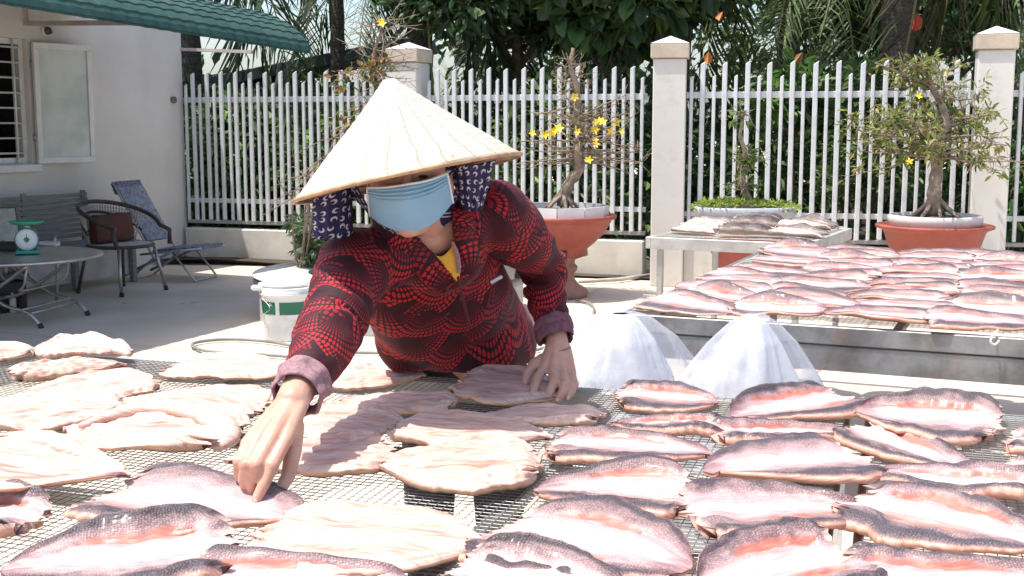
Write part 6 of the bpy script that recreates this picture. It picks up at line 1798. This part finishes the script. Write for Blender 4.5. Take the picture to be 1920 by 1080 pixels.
# ---- conical palm leaf hat
def hat_mat():
    m, nt, b = newmat('palm_leaf_hat'); uvn = nt.nodes.new('ShaderNodeUVMap'); uvn.uv_map = 'UVMap'
    sx = nt.nodes.new('ShaderNodeSeparateXYZ'); nt.links.new(uvn.outputs[0], sx.inputs[0]); u = E(nt, sx.outputs[0]); v = E(nt, sx.outputs[1])
    leafl = (u * 26.0 + noise_n(nt, 1, 3, .5, vec=uvn.outputs[0], stretch=(30, 3, 1)) * .6).fract()
    seam = leafl.step(.90, .98) - leafl.step(.98, 1.0)
    fibre = noise_n(nt, 1, 6, .7, vec=uvn.outputs[0], stretch=(260, 5, 1))
    blot = noise_n(nt, 9, 6, .7)
    hoop = ((v * 15.0).fract() - .5).abs(); hp = hoop.step(.40, .5)
    # stitches: short dark dashes along the hoops
    ru = (u * v * 130.0).fract(); st = (ru < .22) * (hoop > .485) * (noise_n(nt, 30, 2) > .52)
    c = mixc(nt, fibre.step(.3, .7), (.54, .49, .39), (.66, .61, .51))
    c = mixc(nt, blot.step(.58, .75) * .45, c, (.56, .40, .24))
    c = mixc(nt, seam * .7, c, (.38, .28, .17))
    spots = noise_n(nt, 75, 4, .6); rimm = v.step(.80, 1.0)
    c = mixc(nt, spots.step(.62, .68) * rimm * .8, c, (.16, .10, .07))
    c = mixc(nt, rimm * .25, c, (.60, .43, .27))
    c = mixc(nt, st * .5, c, (.22, .17, .12))
    nt.links.new(c, b.inputs['Base Color']); b.inputs['Roughness'].default_value = .5
    bump_n(nt, b, hp * 1.0 + seam * 1.1 + fibre * .3, .6, .004)
    t = nt.nodes.new('ShaderNodeBsdfTranslucent'); nt.links.new(mixc(nt, .5, c, (.6, .3, .12)), t.inputs[0]); mx = nt.nodes.new('ShaderNodeMixShader'); mx.inputs[0].default_value = .12
    nt.links.new(b.outputs[0], mx.inputs[1]); nt.links.new(t.outputs[0], mx.inputs[2]); nt.links.new(mx.outputs[0], nt.nodes['Material Output'].inputs[0])
    return m
M_hat = hat_mat()
rimc = atY(766, 331, 2.60); e_l = atY(554, 380, 2.60); e_r = atY(976, 289, 2.60)
RH = (e_r - e_l).length / 2; rimc = (e_l + e_r) / 2; xr = (e_r - e_l).normalized()
vdir = (rimc - Vector((0, 0, CAMZ))).normalized()
apex = atY(729, 150, 2.615)
up = (apex - rimc); HH = up.length
N, Mh = 120, 34; V = []; U = []
wv = SN(9, 2, 8, 2.0)
upn = up.normalized(); fz = xr.cross(upn).normalized(); xr2 = upn.cross(fz).normalized()
# sheared slightly: the apex sits a little off the rim centre
for j in range(Mh + 1):
    f = j / Mh
    for i in range(N + 1):
        a = 2 * math.pi * i / N
        r_ = RH * f * (1 + .006 * float(wv(math.cos(a) * 2, math.sin(a) * 2))) + .010 * (1 - f) ** 3 + .002
        rimp = (xr * math.cos(a) + fz * math.sin(a)) * r_
        hgt = up * (1 - f) ** 1.02
        p = rimc + rimp + hgt + upn * (.0035 * math.sin(f * 15 * 2 * math.pi) * .25 + .003 * float(wv(math.cos(a) * f * 3, math.sin(a) * f * 3)) * f)
        V.append(tuple(p)); U.append((i / N, f))
F = [(j * (N + 1) + i, j * (N + 1) + i + 1, (j + 1) * (N + 1) + i + 1, (j + 1) * (N + 1) + i) for j in range(Mh) for i in range(N)]
hm = npmesh('conical_hat', V, F, uv=U); hat = link('conical_hat', hm, M_hat, person); sd = hat.modifiers.new('s', 'SOLIDIFY'); sd.thickness = .003; sd.offset = 0
M_rim = pm('bamboo_rim', (.42, .27, .15), .5, var=.3, vs=30)
rimpts = [rimc + (xr * math.cos(2 * math.pi * i / 64) + fz * math.sin(2 * math.pi * i / 64)) * (RH + .001) for i in range(64)]
tube_o('rim', rimpts, .0048, M_rim, hat, 8, closed=True)
for k in range(2, 12):
    f = k / 12; bmr = [rimc + up * (1 - f) - upn * .006 + (xr * math.cos(2 * math.pi * i / 40) + fz * math.sin(2 * math.pi * i / 40)) * RH * f * .985 for i in range(40)]
    tube_o('hoop', bmr, .0018, M_rim, hat, 5, closed=True)
# small frayed tuft at the tip
bm = BM(); rng = random.Random(3)
for k in range(16):
    d = (upn * .6 + Vector((rng.gauss(0, .5), rng.gauss(0, .5), rng.gauss(0, .2)))).normalized(); tube(bm, [apex - upn * .012, apex + d * rng.uniform(.004, .010) - upn * .004], [.003, .001], 4)
link('tip', bm, M_hat, hat)
o = tube_o('tip_stitch', smoothpts([apex.lerp(rimc, .10) + Vector((.006, -.028, -.002)), apex.lerp(rimc, .095) + Vector((.016, -.030, 0)), apex.lerp(rimc, .09) + Vector((.026, -.027, .0))], 4), .0012, M_black, hat, 5)
